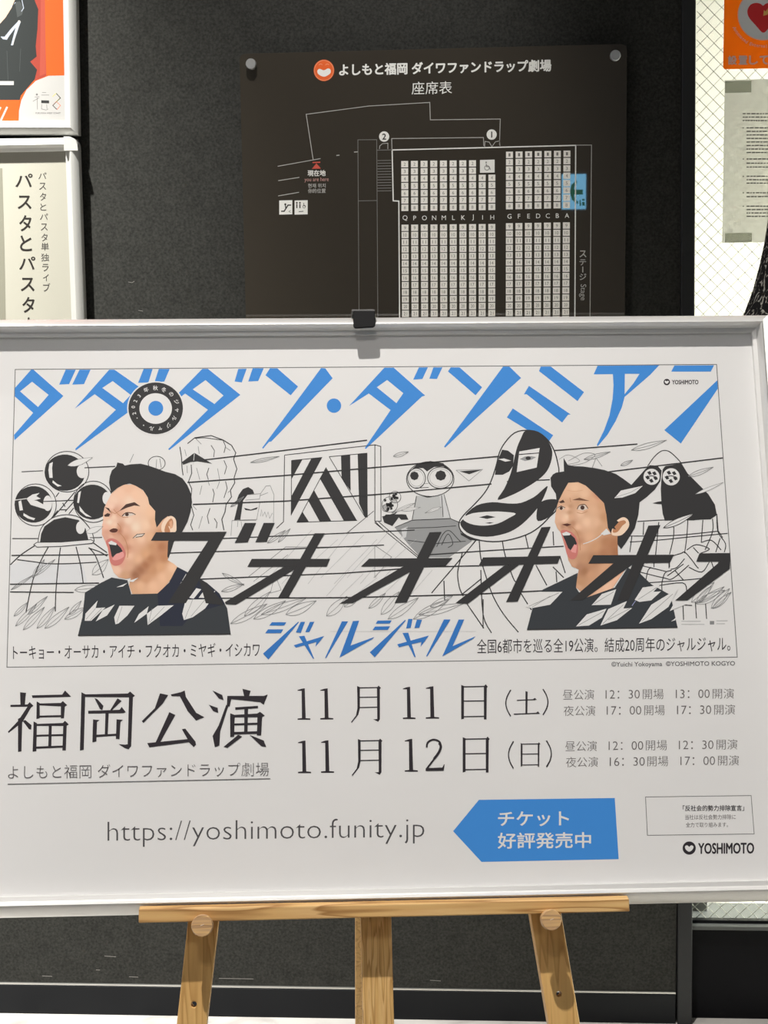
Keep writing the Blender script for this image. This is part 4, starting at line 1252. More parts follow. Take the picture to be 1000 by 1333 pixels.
# cross bar behind the board and the hinged back leg
to_e(box('cross_bar', (-0.19, 0.40, N_LEG - 0.044), (0.20, 0.445, N_LEG - 0.0225), w_ledge, bev=0.0012))
hp = PB.o + PB.u * 0.008 + PB.w * 0.50 + PB.n * (N_LEG - 0.046)
fp_ = Vector((hp.x - bn0.x * 0.62, hp.y - bn0.y * 0.62, 0.0))
dirv = (fp_ - hp).normalized()
side = Vector((bu.x, bu.y, 0)).normalized()
nrm = side.cross(dirv).normalized()
ll = (fp_ - hp).length
vv = []
for s in (0, ll):
    for a, b in ((-.018, -.01), (.018, -.01), (.018, .01), (-.018, .01)):
        vv.append(hp + dirv * s + side * a + nrm * b)
lowest = min(v.z for v in vv)
vv = [v + Vector((0, 0, 0.001 - lowest)) if v.z < .2 else v for v in vv]
o = mesh_obj('back_leg', [em.inverted() @ v for v in vv], BOXF, w_leg, parent=easel)
bevel(o, .0012)
# ledge: shelf under the frame with a raised lip in front of it
u0, u1 = PB.loc(180.5, 1190, 0.0300)[0], PB.loc(819.5, 1178, 0.0300)[0]
wt0, wt1 = PB.loc(180, 1184.2, 0.0300)[1], PB.loc(820, 1170.2, 0.0300)[1]
wb0, wb1 = PB.loc(180, 1201.5, 0.0300)[1], PB.loc(820, 1186.5, 0.0300)[1]


def section(wt, wb):
    return [(wb, N_LEG + 0.0004), (wb, 0.0300), (wt, 0.0300), (wt + 0.0042, 0.0207), (-0.0008, 0.0207), (-0.0008, N_LEG + 0.0004)]


vv, ff = [], []
for u_, wt, wb in ((u0, wt0, wb0), (u1, wt1, wb1)):
    vv += [(u_, a, b) for a, b in section(wt, wb)]
k = 6
for i in range(k):
    ff.append((i, (i + 1) % k, (i + 1) % k + k, i + k))
ff += [tuple(range(k)), tuple(range(2 * k - 1, k - 1, -1))]
bevel(to_e(mesh_obj('ledge', vv, ff, w_ledge)), 0.0012)


def lathe(name, cx, cy, prof, m, n=36):
    """turned piece standing out of the board's slope: prof = (radius, height)"""
    v, f = [], []
    for r, h in prof:
        for i in range(n):
            a = 2 * math.pi * i / n
            v.append((cx + r * math.cos(a), cy + r * math.sin(a), h))
    k = len(prof)
    for j in range(k - 1):
        for i in range(n):
            f.append((j * n + i, j * n + (i + 1) % n, (j + 1) * n + (i + 1) % n, (j + 1) * n + i))
    f.append(tuple(range(n)))
    f.append(tuple(range((k - 1) * n, k * n))[::-1])
    o = mesh_obj(name, v, f, m)
    e_ = o.modifiers.new('edges', 'EDGE_SPLIT'); e_.split_angle = math.radians(50)
    o.data.polygons.foreach_set('use_smooth', [True] * len(o.data.polygons))
    return o


for (x, y, r) in ((263, 1205, 13.4), (718.0, 1197.5, 12.8)):
    a = PB.loc(x, y, 0.043)
    r *= 0.00096
    kn = to_e(lathe('knob', a[0], a[1], [(r * .94, 0.0302), (r, 0.0313), (r, 0.0420), (r * .93, 0.0438), (r * .3, 0.0440)], w_knob))
    b2 = to_e(lathe('bolt', a[0], a[1] - 0.003, [(0.003, N_LEG - 0.024), (0.003, 0.0435)], m_steel, 14))
    b2.parent = easel
    mk_ = to_e(prism('pin_mark', [(a[0] - .0016, a[1] - .0004), (a[0] + .0026, a[1] + .0012), (a[0] + .0024, a[1] + .0020), (a[0] - .0018, a[1] + .0006)], 0.0438, 0.0444, mat('pale_pin', (0.75, 0.6, 0.45, 1), .5)))
    mk_.parent = kn
# clamp hooked over the top rail
cu0, cu1 = PB.loc(460, 420, .0252)[0], PB.loc(488.4, 420, .0252)[0]
cw0, cw1 = PB.loc(474, 426.6, .0252)[1], H + 0.0035
rr = .003
cl = prism('top_clamp', [(cu0, cw1), (cu0, cw0 + rr), (cu0 + .001, cw0 + .001), (cu0 + rr, cw0), (cu1 - rr, cw0 + .001), (cu1 - .001, cw0 + .002), (cu1, cw0 + rr + .001), (cu1, cw1)], 0.0208, 0.0252, m_black, bev=0.0008)
to_e(cl)
tp = box('clamp_plate', (cu0 - .002, H + .0004, N_LEG - 0.024), (cu1, H + .0036, 0.0252), mat('dark_steel_plate', (.10, .10, .10, 1), .4, .5, .3), bev=.0006)
to_e(tp)

# ================================================================== SEATING PLAN PLATE
ST = 0.026
pp0 = on_wall(565, 410, D - ST)
PL = Plane((pp0.x, D - ST, 0.9), (1, 0, 0), (0, 0, 1))
plate = empty('seating_plan_sign', PL.m, 'dark brown acrylic seating plan with white seat grid, fixed on the dark wall', 'sign')
m_acr = mat('dark_brown_acrylic', (0.040, 0.034, 0.026, 1), 0.012, 0.5)
A_ = [PL.loc(313.2, 72, 0), PL.loc(817, 58, 0), PL.loc(813, 410, 0), PL.loc(318.6, 410, 0)]
for_l = (A_[0][0] + A_[3][0]) / 2
for_r = (A_[1][0] + A_[2][0]) / 2
zl, zr = PL.loc(313, 70, 0)[1], PL.loc(816.6, 57, 0)[1]
rc = 0.011


def corner(cx, cy, a0, a1):
    return [(cx + rc * math.cos(a0 + (a1 - a0) * i / 5), cy + rc * math.sin(a0 + (a1 - a0) * i / 5)) for i in range(6)]


zb = 0.02
pts = corner(for_l + rc, zb + rc, math.pi, 1.5 * math.pi) + corner(for_r - rc, zb + rc, 1.5 * math.pi, 2 * math.pi) + corner(for_r - rc, zr - rc, 0, math.pi / 2) + corner(for_l + rc, zl - rc, math.pi / 2, math.pi)
prism('acrylic_panel', pts, -0.005, 0.0, m_acr, plate, bev=.0006)
m_chrome = mat('brushed_stud', (0.62, 0.62, 0.61, 1), 0.3, 0.5, 0.75)
for (x, y) in ((326.5, 83), (801.2, 71.8)):
    a = PL.loc(x, y, 0.012)
    o = lathe('stud', a[0], a[1], [(0.0075, -ST), (0.0075, 0.0004), (0.0100, 0.0006), (0.0103, 0.0105), (0.0093, 0.0122), (0.002, 0.0124)], m_chrome)
    o.parent = plate
PWH = mat('plan_white', (0.84, 0.84, 0.81, 1), 0.5, 0.3)
PLN = mat('plan_line_grey', (0.46, 0.45, 0.43, 1), 0.5, 0.3)
PLT = mat('plan_dim_line', (0.20, 0.195, 0.185, 1), 0.5, 0.3)
PDK = mat('plan_digit_grey', (0.20, 0.19, 0.18, 1), 0.6, 0.3)
PSQ = mat('plan_seat_cell', (0.88, 0.86, 0.81, 1), 0.5, 0.3)
PRD = mat('plan_red', (0.62, 0.10, 0.07, 1), 0.5, 0.3)
POR = mat('plan_orange', (0.80, 0.13, 0.025, 1), 0.5, 0.3)


def pl(name):
    return Print(PL, name, plate, 0.0003)


t = pl('title_lettering')
t.text("よしもと福岡 ダイワファンドラップ劇場", 441.5, 83.0, 718, 99.0, PWH, 2, 0.030, -0.0215)
t.text("座席表", 536, 106.6, 588.5, 123.2, PWH, 2, 0.0, -0.021)
t.build()
t = pl('smiling_logo')
t.ell(421.8, 91.6, 13.4, 14, POR, 1)
t.outline(421.8, 91.6, 12.4, 13, .9, mat('plan_pale_orange', (0.85, 0.30, 0.16, 1), .5), 2)
t.poly([(413.2, 92), (416, 89.6), (421.8, 91.5), (427, 89), (430.5, 91), (430, 95.5), (425.5, 98.8), (422, 99.8), (418, 98.8), (414, 96)], PWH, 2, smooth=3)
for x in (417.5, 426):
    t.line([(x - 2.4, 84.6), (x, 83.2), (x + 2.4, 84.4)], 1.0, mat('plan_pale_orange', (0.85, 0.30, 0.16, 1), .5), 2, smooth=3)
t.build()
t = pl('floor_outline_drawing')
t7 = T(340, 120, .36)
for p, wd, m in (([(188, 243), (163, 80), (390, 50), (610, 37), (612, 100), (865, 97), (862, 190)], .9, PLN), ([(60, 268), (215, 240)], .9, PLN), ([(62, 320), (138, 308)], .9, PLN), ([(62, 375), (137, 362)], .9, PLN)):
    t.line(p, wd, m, 1, t7)
for p, wd, m in (([(467.5, 415), (466, 182), (490.5, 181.8), (492, 415)], .8, PLT), ([(467, 261.5), (491, 261)], .8, PLT), ([(510.4, 196), (510, 180.4), (629.5, 179), (630, 190)], .9, PLN), ([(490.5, 195.5), (511, 195)], .8, PLT),
                 ([(520.3, 415), (519.3, 261.8), (512.0, 261.4), (510.6, 195.2), (749.6, 189.2), (748.5, 415)], 1.5, PWH), ([(749.6, 189), (770.2, 188.8), (768.2, 415)], .9, PLN),
                 ([(494, 194), (494.5, 190), (498, 187), (505, 186.4), (505, 194)], .8, PLN), ([(631, 191), (631.5, 184), (637, 185), (640.5, 191)], .8, PLN), ([(651, 190), (650.5, 183.4), (645, 184.6), (640.5, 191)], .8, PLN), ([(461, 198), (466, 197.6)], 1.2, PLN), ([(438, 202.4), (442, 202)], 1.2, PLN)):
    t.line(p, wd, m, 1)
for i in range(12):
    y = 209 + i * 3.6
    t.line([(491.5, y), (509.5, y - .3)], .9, PLT, 1)
t.build()
t = pl('door_number_lettering')
for s, x, y in (("2", 500.2, 177.8), ("1", 640.2, 175.2)):
    t.ell(x, y, 6.6, 6.8, PWH, 1)
    t.turned(s, x, y, 11, 0, mat('plan_dark_ink', (0.03, 0.027, 0.022, 1), .5), 2, 0.02)
t.build()
t = pl('location_lettering')
t.poly([(406, 219.8), (412, 212.6), (418, 219.4)], PRD, 1)
t.line([(407, 211.6), (417, 211.2)], 1.5, PRD, 1)
t.text("現在地", 400.5, 221.5, 424, 229.5, PWH, 1, 0.02, -0.01)
t.text("you are here", 396.5, 231, 428, 237.6, mat('plan_pink', (0.55, 0.30, 0.27, 1), .5), 1, 0.0, -0.01)
t.text("현재 위치", 401, 239, 424, 244.6, PLN, 1, 0.01, -0.01)
t.text("你的位置", 401, 245.6, 424, 251.4, PLN, 1, 0.01, -0.01)
t.build()
t = pl('facility_pictogram')
DKI = mat('plan_dark_ink', (0.03, 0.027, 0.022, 1), .5)
for x in (363.6, 383.6):
    t.poly([(x, 261), (x + 17, 260.6), (x + 17, 279), (x, 279.4)], PWH, 1)
t.line([(366, 275), (370, 275), (375, 267), (379, 267)], 1.6, DKI, 2)
t.ell(371.5, 266, 1.3, 1.4, DKI, 2)
t.line([(371.6, 267), (372, 271)], 1.3, DKI, 2)
t.text("<", 376, 273.5, 378.6, 277, DKI, 2)
for x in (386.5, 390.5):
    t.ell(x, 264, 1.1, 1.2, DKI, 2)
    t.line([(x, 265.5), (x, 271)], 1.5, DKI, 2)
t.outline(396, 269, 1.8, 1.8, .6, DKI, 2)
t.line([(395.5, 264), (395.6, 268), (398, 268.5)], .7, DKI, 2)
t.line([(389, 275.5), (395, 275)], 1.0, DKI, 2)
t.build()

# seats: a regular grid on the sign
cells, nums, lets = pl('seat_grid'), pl('seat_number_lettering'), pl('row_letter_lettering')


def seat(cx, cy, num):
    cells.poly([(cx - 4.5, cy - 4.1), (cx + 4.5, cy - 4.2), (cx + 4.5, cy + 4.1), (cx - 4.5, cy + 4.2)], PSQ, 1)
    wd = 2.2 if num < 10 else 4.0
    nums.text(str(num), cx - wd / 2 - .2, cy - 2.1, cx + wd / 2 + .2, cy + 2.1, PDK, 2, 0.0)


for i, ch in enumerate("QPONMLKJIH"):
    for r in range(2, 23):
        if r < 4 and i >= 8:
            continue
        s_ = (r - 2) / 19.0
        if r <= 8:
            y = 213.7 + (r - 2) * 9.47 - i * 0.135
        else:
            y = 296.6 + (r - 9) * 9.32 - i * 0.10
        seat(526.9 + i * 12.62 + (y - 213) * (.0052 - i * .0007), y, r)
    lets.turned(ch, 527.4 + i * 12.62, 283.9 - i * .11, 8.6, 0, PWH, 1, 0.0)
for i, ch in enumerate("GFEDCBA"):
    for r in range(1, 23):
        if r <= 8:
            y = 201.6 + (r - 1) * 9.53 - i * 0.24
        else:
            y = 294.7 + (r - 9) * 9.38 - i * 0.19
        seat(663.4 + i * 12.47 + (y - 201) * (-.0012 - i * .0012), y, r)
    lets.turned(ch, 663.4 + i * 12.47, 281.6 - i * .17, 8.6, 0, PWH, 1, 0.0)
cells.poly([(625, 208.2), (644, 207.8), (644, 224.6), (625, 225)], PWH, 1)
nums.outline(634, 218.5, 3, 3, .8, PDK, 2)
nums.ell(633, 211.4, 1, 1, PDK, 2)
nums.line([(633, 213), (633.6, 217), (637, 217), (638.5, 221)], 1.0, PDK, 2)
cells.build(); nums.build(); lets.build()
t = pl('stage_lettering')
for ch, y0, y1, x0, x1 in (("ス", 326, 335, 754.5, 763.5), ("テ", 337.6, 345.4, 754.5, 763.2), ("ジ", 356, 364.6, 754.5, 763.5)):
    t.text(ch, x0, y0, x1, y1, PLN, 1, 0.015)
t.line([(758.8, 347), (758.8, 354.6)], 1.3, PLN, 1)
t.turned("Stage", 758.6, 380.5, 10.2, math.pi / 2, PLN, 1, 0.0)
t.build()

# ================================================================== WALL FRAMES ON THE LEFT
RAIL_W = [(0, -0.012), (0, 0.004), (0.0015, 0.006), (0.006, 0.0105), (0.011, 0.0135), (0.0145, 0.0145), (0.0165, 0.0135), (0.0195, 0.0075), (0.0205, 0.0068), (0.0260, 0.0055), (0.0270, 0.0045), (0.0270, 0.0004)]
STF = 0.021


def wall_frame(label, tl, tr, br, bl, m_rail, paper, rounded=False):
    """frame hung on the wall; only its right end is in the picture, the rest runs on to the left"""
    c = hit(*tr, Vector((0, D - STF, 0)), Vector((0, 1, 0)))
    b = hit(*br, Vector((0, D - STF, 0)), Vector((0, 1, 0)))
    w_ = (c - b).normalized()
    u_ = Vector((w_.z, 0, -w_.x))
    hgt = (c - b).length
    P = Plane(b, u_, w_)
    wd = 0.62
    e = empty('wall_poster_frame', P.m, label, 'poster frame', None)
    cs = [(-wd, 0), (0, 0), (0, hgt), (-wd, hgt)]
    for i, inw in enumerate(((0, 1), (-1, 0), (0, -1), (1, 0))):
        a, b2, e0, e1 = cs[i], cs[(i + 1) % 4], True, True
        if rounded and i == 1:
            b2, e1 = (0, hgt - .0272), False
        if rounded and i == 2:
            a, e0 = (-.0272, hgt), False
        rail('frame_rail', a, b2, inw, RAIL_W, m_rail, e, e0, e1)
    box('backing_board', (-wd + .004, .004, -.010), (-.004, hgt - .004, -.0008), m_back, e)
    sh = box('poster_sheet', (-wd + .012, .012, -.0006), (-.012, hgt - .012, 0), paper, e)
    # spacer that carries the frame off the wall
    box('hanger', (-wd + .05, hgt * .5 - .05, -STF + .001), (-wd + .15, hgt * .5 + .05, -.0101), m_back, e)
    return P, e, sh, hgt


pap2 = mat('cream_poster_paper', (0.345, 0.335, 0.285, 1), 0.5, 0.3)
top = on_wall(101, -330, D - STF)
PU, eu, su, hu = wall_frame('white framed orange poster with a dark leather jacket, hung upper left on the wall', (0, -330), (95.6, -330), (103.6, 176.4), (0, 178), m_whiterail, mat('white_coated_paper', (0.34, 0.335, 0.325, 1), 0.5, 0.3))
f0 = T(0, 0, .15)
OR = mat('print_orange', (0.47, 0.068, 0.006, 1), .45, .4)
RD = mat('print_red', (0.24, 0.032, 0.019, 1), .45, .4)
RD2 = mat('print_pale_red', (0.29, 0.048, 0.028, 1), .45, .4)
JK = mat('print_jacket_grey', (0.020, 0.023, 0.023, 1), .6, .15)
JK2 = mat('print_jacket_light', (0.036, 0.041, 0.041, 1), .45, .4)
SK = mat('print_skin', (0.48, 0.33, 0.245, 1), .45, .4)
ZP = mat('print_zip_silver', (0.28, 0.31, 0.37, 1), .4, .4)
PW2 = mat('print_white', (0.34, 0.335, 0.325, 1), .45, .4)
t = Print(PU, 'background_print', su, 0.0002)
t.poly([(-2000, -2000), (558, -2000), (566, 1068), (-2000, 1075)], OR, 1, tr=f0)
t.poly([(300, -1600), (372, -1600), (385, 0), (402, 660), (300, 700), (250, 500), (280, 0)], RD, 2, tr=f0)
t.poly([(360, -900), (378, -900), (398, 640), (345, 660), (352, 300)], RD2, 3, tr=f0)
t.build()
t = Print(PU, 'jacket_portrait_print', su, 0.0002)
t.poly([(-1500, 868), (-1500, -400), (-100, -500), (250, -300), (300, 0), (332, 80), (325, 250), (310, 400), (318, 490), (262, 535), (322, 605), (300, 690), (180, 830), (172, 868)], JK, 4, tr=f0)
t.poly([(130, 20), (170, 10), (210, 60), (190, 130), (150, 150)], JK2, 5, tr=f0)
t.poly([(-200, -300), (150, -300), (130, 0), (100, 70), (50, 150), (0, 207), (-200, 320)], SK, 5, tr=f0)
t.line([(132, 0), (102, 72), (52, 152), (0, 210)], 1.0, mat('print_black', (.02, .02, .02, 1), .5), 6, f0)
t.poly([(5, 318), (40, 318), (95, 250), (150, 192), (168, 180), (180, 190), (165, 230), (110, 395), (95, 392), (135, 240), (80, 312), (60, 345), (25, 340)], ZP, 6, tr=f0)
t.ell(166, 190, 12, 14, PW2, 7, f0)
t.line([(160, 205), (112, 390)], .8, PW2, 7, f0)
t.line([(190, 0), (205, 70), (185, 100)], .9, ZP, 6, f0)
t.line([(95, 60), (135, 20)], .7, ZP, 6, f0)
t.line([(60, 440), (70, 700)], .6, JK2, 5, f0)
t.line([(180, 420), (170, 620)], .6, JK2, 5, f0)
t.build()
t = Print(PU, 'corner_label_print', su, 0.0002)
t.poly([(-1500, 868), (175, 868), (165, 1068), (-1500, 1072)], OR, 7, tr=f0)
t.poly([(-60, 704), (120, 704), (120, 738), (-60, 738)], PW2, 7, tr=f0)
t.poly([(0, 1040), (55, 924), (70, 930), (12, 1055)], PW2, 8, tr=f0)
t.poly([(-20, 960), (5, 925), (12, 935), (-10, 975)], PW2, 8, tr=f0)
t.poly([(163, 1068), (165, 960), (185, 870), (230, 780), (310, 702), (420, 658), (564, 655), (574, 1068)], PW2, 8, tr=f0)
BK2 = mat('print_black', (.02, .02, .02, 1), .5)
G2 = mat('print_grey_line', (.12, .115, .115, 1), .5)
t.poly([(358, 870), (426, 872), (426, 897), (358, 895)], BK2, 9, tr=f0)
t.ell(320, 820, 9, 9, G2, 9, f0)
for p in ([(285, 880), (340, 848)], [(300, 842), (342, 838)], [(322, 845), (325, 950)], [(358, 825), (426, 825)], [(365, 803), (400, 803)], [(362, 905), (360, 945), (400, 955), (420, 945)], [(405, 905), (408, 945)]):
    t.line(p, .6, G2, 9, f0)
for p, c in (([(455, 840), (488, 810), (525, 850), (490, 880)], (.45, .40, .08, 1)), ([(490, 880), (458, 915), (495, 950), (525, 915), (492, 885)], (.55, .14, .08, 1)), ([(488, 810), (525, 850), (458, 915), (495, 950)], (.12, .2, .12, 1))):
    t.line(p, .8, mat('print_mark_%d' % int(c[0] * 100), c, .5), 9, f0)
t.text("FUKUOKA WEST COAST", 309 * .15, 146.2, 526 * .15, 148.2, G2, 9, 0.01)
t.build()

PF, ef, sf, hf = wall_frame('white framed cream poster with vertical Japanese lettering, hung just below the orange poster', (0, 178), (103.0, 178.6), (126.0, 840), (0, 840), m_whiterail, pap2, True)
# rounded corner cap at the top right
rc = 0.019
cap = [(-.0272, hf)] + [(-rc + rc * math.sin(a * math.pi / 16), hf - rc + rc * math.cos(a * math.pi / 16)) for a in range(9)] + [(0.0006, hf - .0272), (-.0272, hf - .0272)]
prism('corner_cap', cap[::-1], -0.0118, 0.0148, m_whiterail, ef, bev=.004)
t = Print(PF, 'title_lettering', sf, 0.0002)
LK = mat('print_brown_black', (.018, .015, .013, 1), .5)
LK2 = mat('print_grey_black', (.040, .036, .034, 1), .5)
for ch, x0, y0, x1, y1 in (("パ", 20, 226, 42.5, 243.5), ("ス", 23, 254.5, 41, 272), ("タ", 25, 280, 41, 301), ("と", 26, 306.5, 41.6, 327), ("パ", 25, 334, 46, 351), ("ス", 27, 361.5, 45, 379), ("タ", 29, 386.5, 45, 407), ("・", 36, 413, 38.6, 416)):
    t.text(ch, x0, y0, x1, y1, LK, 1, 0.014)
for ch, x0, y0, x1, y1 in (("パ", 50, 224.5, 60.5, 233), ("ス", 51, 238, 60, 247), ("タ", 52, 251, 60, 261), ("と", 52.3, 265, 60.3, 274), ("パ", 52, 278, 62.5, 286), ("ス", 53, 291, 62, 300), ("タ", 54, 304, 62, 314), ("単", 53.6, 316, 63.6, 326), ("独", 53.6, 330, 64, 340), ("ラ", 55, 343.6, 63.2, 353), ("イ", 56, 357, 63.4, 366), ("ブ", 56, 368.6, 65.4, 379.4)):
    t.text(ch, x0, y0, x1, y1, LK2, 1, 0.0)
t.build()
t = Print(PF, 'photo_print', sf, 0.0002)
t.poly([(-700, 218.5), (3.0, 219), (6, 330), (10, 560), (-700, 560)], mat('print_khaki_grey', (.19, .185, .145, 1), .5), 1)
t.build()

# ================================================================== STICKER AND NOTICE ON THE WINDOW
PG = Plane((on_wall(990, 300, D2).x, D2 - 0.0012, 1.2), (1, 0, 0), (0, 0, 1))
sl_, sr_ = PG.loc(942, 60, 0)[0], PG.loc(1046, 60, 0)[0]
sb_, stp = PG.loc(970, 89.6, 0)[1], PG.loc(970, -80, 0)[1]
m_stk = mat('sticker_orange', (0.90, 0.36, 0.010, 1), 0.4, 0.4)
N, L, B = nodes(m_stk)
tl_ = N.new('ShaderNodeBsdfTranslucent'); tl_.inputs['Color'].default_value = (0.95, 0.35, 0.004, 1)
mxs = N.new('ShaderNodeMixShader'); mxs.inputs['Fac'].default_value = 0.5
L.new(B.outputs[0], mxs.inputs[1]); L.new(tl_.outputs[0], mxs.inputs[2]); L.new(mxs.outputs[0], N['Material Output'].inputs['Surface'])
rr = .003
sticker = prism('window_sticker', [(sl_, sb_ + rr), (sl_ + rr, sb_), (sr_ - rr, sb_), (sr_, sb_ + rr), (sr_, stp - rr), (sr_ - rr, stp), (sl_ + rr, stp), (sl_, stp - rr)], 0.0, 0.0008, m_stk)
sticker.matrix_world = PG.m
tag(sticker, 'orange emergency defibrillator sticker with a red heart, stuck high on the wired glass window', 'sticker')
m_sw = mat('sticker_pale_grey', (0.85, 0.86, 0.87, 1), 0.4, 0.4)
m_sp = mat('sticker_pale_pink', (0.9, 0.70, 0.64, 1), 0.4, 0.4)
m_sr = mat('sticker_red', (0.75, 0.03, 0.035, 1), 0.4, 0.4)
m_sy = mat('sticker_yellow', (0.9, 0.58, 0.16, 1), 0.4, 0.4)
t = Print(PG, 'heart_emblem', sticker, 0.0010)
t.ell(993.6, 19.4, 33.2, 33.2, m_sp, 1, n=48)
t.ell(993.6, 19.4, 31.8, 31.8, m_sw, 2, n=48)
t.poly([(993.6, 7.4), (990, 4.8), (984, 3.8), (977.5, 6), (973.6, 12), (973.4, 18), (976.5, 24.5), (984, 33), (991, 41), (994, 42.4), (997, 41), (1004, 33), (1011, 24.5), (1014, 18), (1013.6, 12), (1010, 6), (1003, 3.8), (997, 4.8)], m_sr, 3, smooth=3)
t.poly([(993.8, 20.6), (994.6, 13), (997, 15), (1004, 5), (1003, 12), (1006, 10), (999, 19), (1001.5, 18.5)], m_sy, 4)
t.build()
t = Print(PG, 'sticker_lettering', sticker, 0.0010)
for i, ch in enumerate("設置しています"):
    x = 947.8 + i * 13.7
    t.text(ch, x, 72.4 - i * .1, x + 11.8, 84.4 - i * .1, m_sp, 1, 0.035)
s = "Automated External Defibrillator"
for i, ch in enumerate(s):
    if ch == ' ':
        continue
    a = math.radians(205 - (i / (len(s) - 1)) * 130)      # along the lower arc, left to right
    aa = math.pi - (a - math.pi) if False else a
    th = math.radians(-25) - 0 if False else None
    ang = math.radians(155 - (i / (len(s) - 1)) * 130)
    cx, cy = 993.6 + 41.0 * math.cos(ang), 19.4 + 41.0 * math.sin(ang)
    t.turned(ch, cx, cy, 6.2, ang - math.pi / 2, m_sp, 1, 0.015)
t.build()

m_note = mat('thin_notice_paper', (0.50, 0.50, 0.47, 1), 0.6, 0.2)
N, L, B = nodes(m_note)
tr_ = N.new('ShaderNodeBsdfTransparent')
tl_ = N.new('ShaderNodeBsdfTranslucent'); tl_.inputs['Color'].default_value = (0.85, 0.84, 0.80, 1)
mx2 = N.new('ShaderNodeMixShader'); mx2.inputs['Fac'].default_value = 0.45
L.new(B.outputs[0], mx2.inputs[1]); L.new(tl_.outputs[0], mx2.inputs[2])
mxs = N.new('ShaderNodeMixShader'); mxs.inputs['Fac'].default_value = 0.25
L.new(mx2.outputs[0], mxs.inputs[1]); L.new(tr_.outputs[0], mxs.inputs[2]); L.new(mxs.outputs[0], N['Material Output'].inputs['Surface'])
nl, nt = PG.loc(943.6, 104.2, 0)
nb = PG.loc(943.6, 316.4, 0)[1]
notice = box('paper_notice', (0, 0, 0), (.210, nt - nb, .0004), m_note)
notice.matrix_world = PG.m @ Matrix.Translation((nl, nb, 0))
tag(notice, 'grey sheet of printed small text taped to the window below the orange sticker', 'notice')
m_tape = mat('matt_tape', (0.46, 0.47, 0.42, 1), 0.5, 0.3)
N, L, B = nodes(m_tape)
tr_ = N.new('ShaderNodeBsdfTransparent'); tr_.inputs['Color'].default_value = (.85, .86, .80, 1)
mxs = N.new('ShaderNodeMixShader'); mxs.inputs['Fac'].default_value = 0.7
L.new(B.outputs[0], mxs.inputs[1]); L.new(tr_.outputs[0], mxs.inputs[2]); L.new(mxs.outputs[0], N['Material Output'].inputs['Surface'])
NP = Plane(PG.o + PG.u * nl + PG.w * nb, PG.u, PG.w)
for (x0, y0, x1, y1) in ((944, 105, 978.5, 121), (944, 303, 979, 315.6)):
    a, b = NP.loc(x0, y1, .0008), NP.loc(x1, y0, .0008)
    box('tape', (a[0], a[1], .0005), (b[0], b[1], .0008), m_tape, notice)
t = Print(NP, 'small_print', notice, 0.0005)
m_tx = mat('faint_text_grey', (.17, .17, .16, 1), .7)
row = [(967, 148), (967, 152.5), (967, 157)] + [(972, 166.5 + i * 4.6) for i in range(8)] + [(972, 207), (972, 212.5), (972, 217.5)] + [(972, 229.5), (972, 234), (972, 238.5)] + [(972, 251), (972, 256)] + [(972, 268.5 + i * 4.4) for i in range(4)]
for x, y in row:
    xx = x
    end = 1068 - random.random() * 20 if random.random() < .6 else 1020
    while xx < end:
        d_ = 2 + random.random() * 4
        t.line([(xx, y), (xx + d_, y - .03 * d_)], 1.5, m_tx, 1)
        xx += d_ + .7 + random.random() * .5
for y in (166.5, 207, 229.5, 251, 268.5):
    t.line([(967, y), (968.6, y)], 1.4, m_tx, 1)
t.build()

# ================================================================== TWEED GARMENT AT THE RIGHT EDGE
m_tw = mat('boucle_tweed', (0.02, 0.02, 0.022, 1), 0.9, 0.1)
N, L, B = nodes(m_tw)
tc = N.new('ShaderNodeTexCoord')
nz = N.new('ShaderNodeTexNoise'); nz.inputs['Scale'].default_value = 52; nz.inputs['Detail'].default_value = 1; nz.inputs['Distortion'].default_value = 3.0
L.new(tc.outputs['Object'], nz.inputs['Vector'])
rp = ramp(N, [(0.0, (0.010, 0.010, 0.012, 1)), (0.57, (0.014, 0.014, 0.015, 1)), (0.615, (0.22, 0.215, 0.19, 1)), (0.68, (0.40, 0.40, 0.38, 1))])
L.new(nz.outputs['Fac'], rp.inputs['Fac']); L.new(rp.outputs['Color'], B.inputs['Base Color'])
bp = N.new('ShaderNodeBump'); bp.inputs['Strength'].default_value = 0.9; bp.inputs['Distance'].default_value = 0.004
L.new(nz.outputs['Fac'], bp.inputs['Height']); L.new(bp.outputs['Normal'], B.inputs['Normal'])
YG = 2.55
# left outline of the garment read from the photograph, then closing to the right and down to the hem
prof = []
for (x, y) in ((1030, 150), (1012, 215), (1001, 285), (997, 312), (990, 345), (981, 378), (968.5, 411), (965, 440), (972, 480), (990, 540), (1006, 640), (1014, 800), (1012, 1000), (1010, 1200), (1012, 1330)):
    p = hit(x, y, Vector((0, YG, 0)), Vector((0, 1, 0)))
    prof.append((p.x, p.z))
xc_top = prof[0][0] + 0.16
v, f, n = [], [], 40
prof.append((prof[-1][0] + .01, 0.004))
prof = [(prof[0][0] + .02, prof[0][1] + .105), (prof[0][0] + .015, prof[0][1] + .095), (prof[0][0] + .01, prof[0][1] + .075), (prof[0][0] + .005, prof[0][1] + .045)] + prof
for i, (xl, z) in enumerate(prof):
    xr = xl + 0.34 + 0.10 * (i / len(prof))
    q_ = (.30, .48, .68, .86)[i] if i < 4 else 1.0         # shoulders rounding in to the collar
    xl, xr = (xl + xr) / 2 - (xr - xl) / 2 * q_, (xl + xr) / 2 + (xr - xl) / 2 * q_
    cx, rx = (xl + xr) / 2, (xr - xl) / 2
    for k in range(n):
        a = 2 * math.pi * k / n
        fold = 1 + (.035 * math.sin(a * 7 + i * .2)) * min(1, max(0, (i - 10) / 6))
        v.append((cx + rx * math.cos(a) * (1 if abs(math.cos(a)) > .95 else fold), YG + 0.13 * math.sin(a) * fold * (.55 + .45 * q_), z))
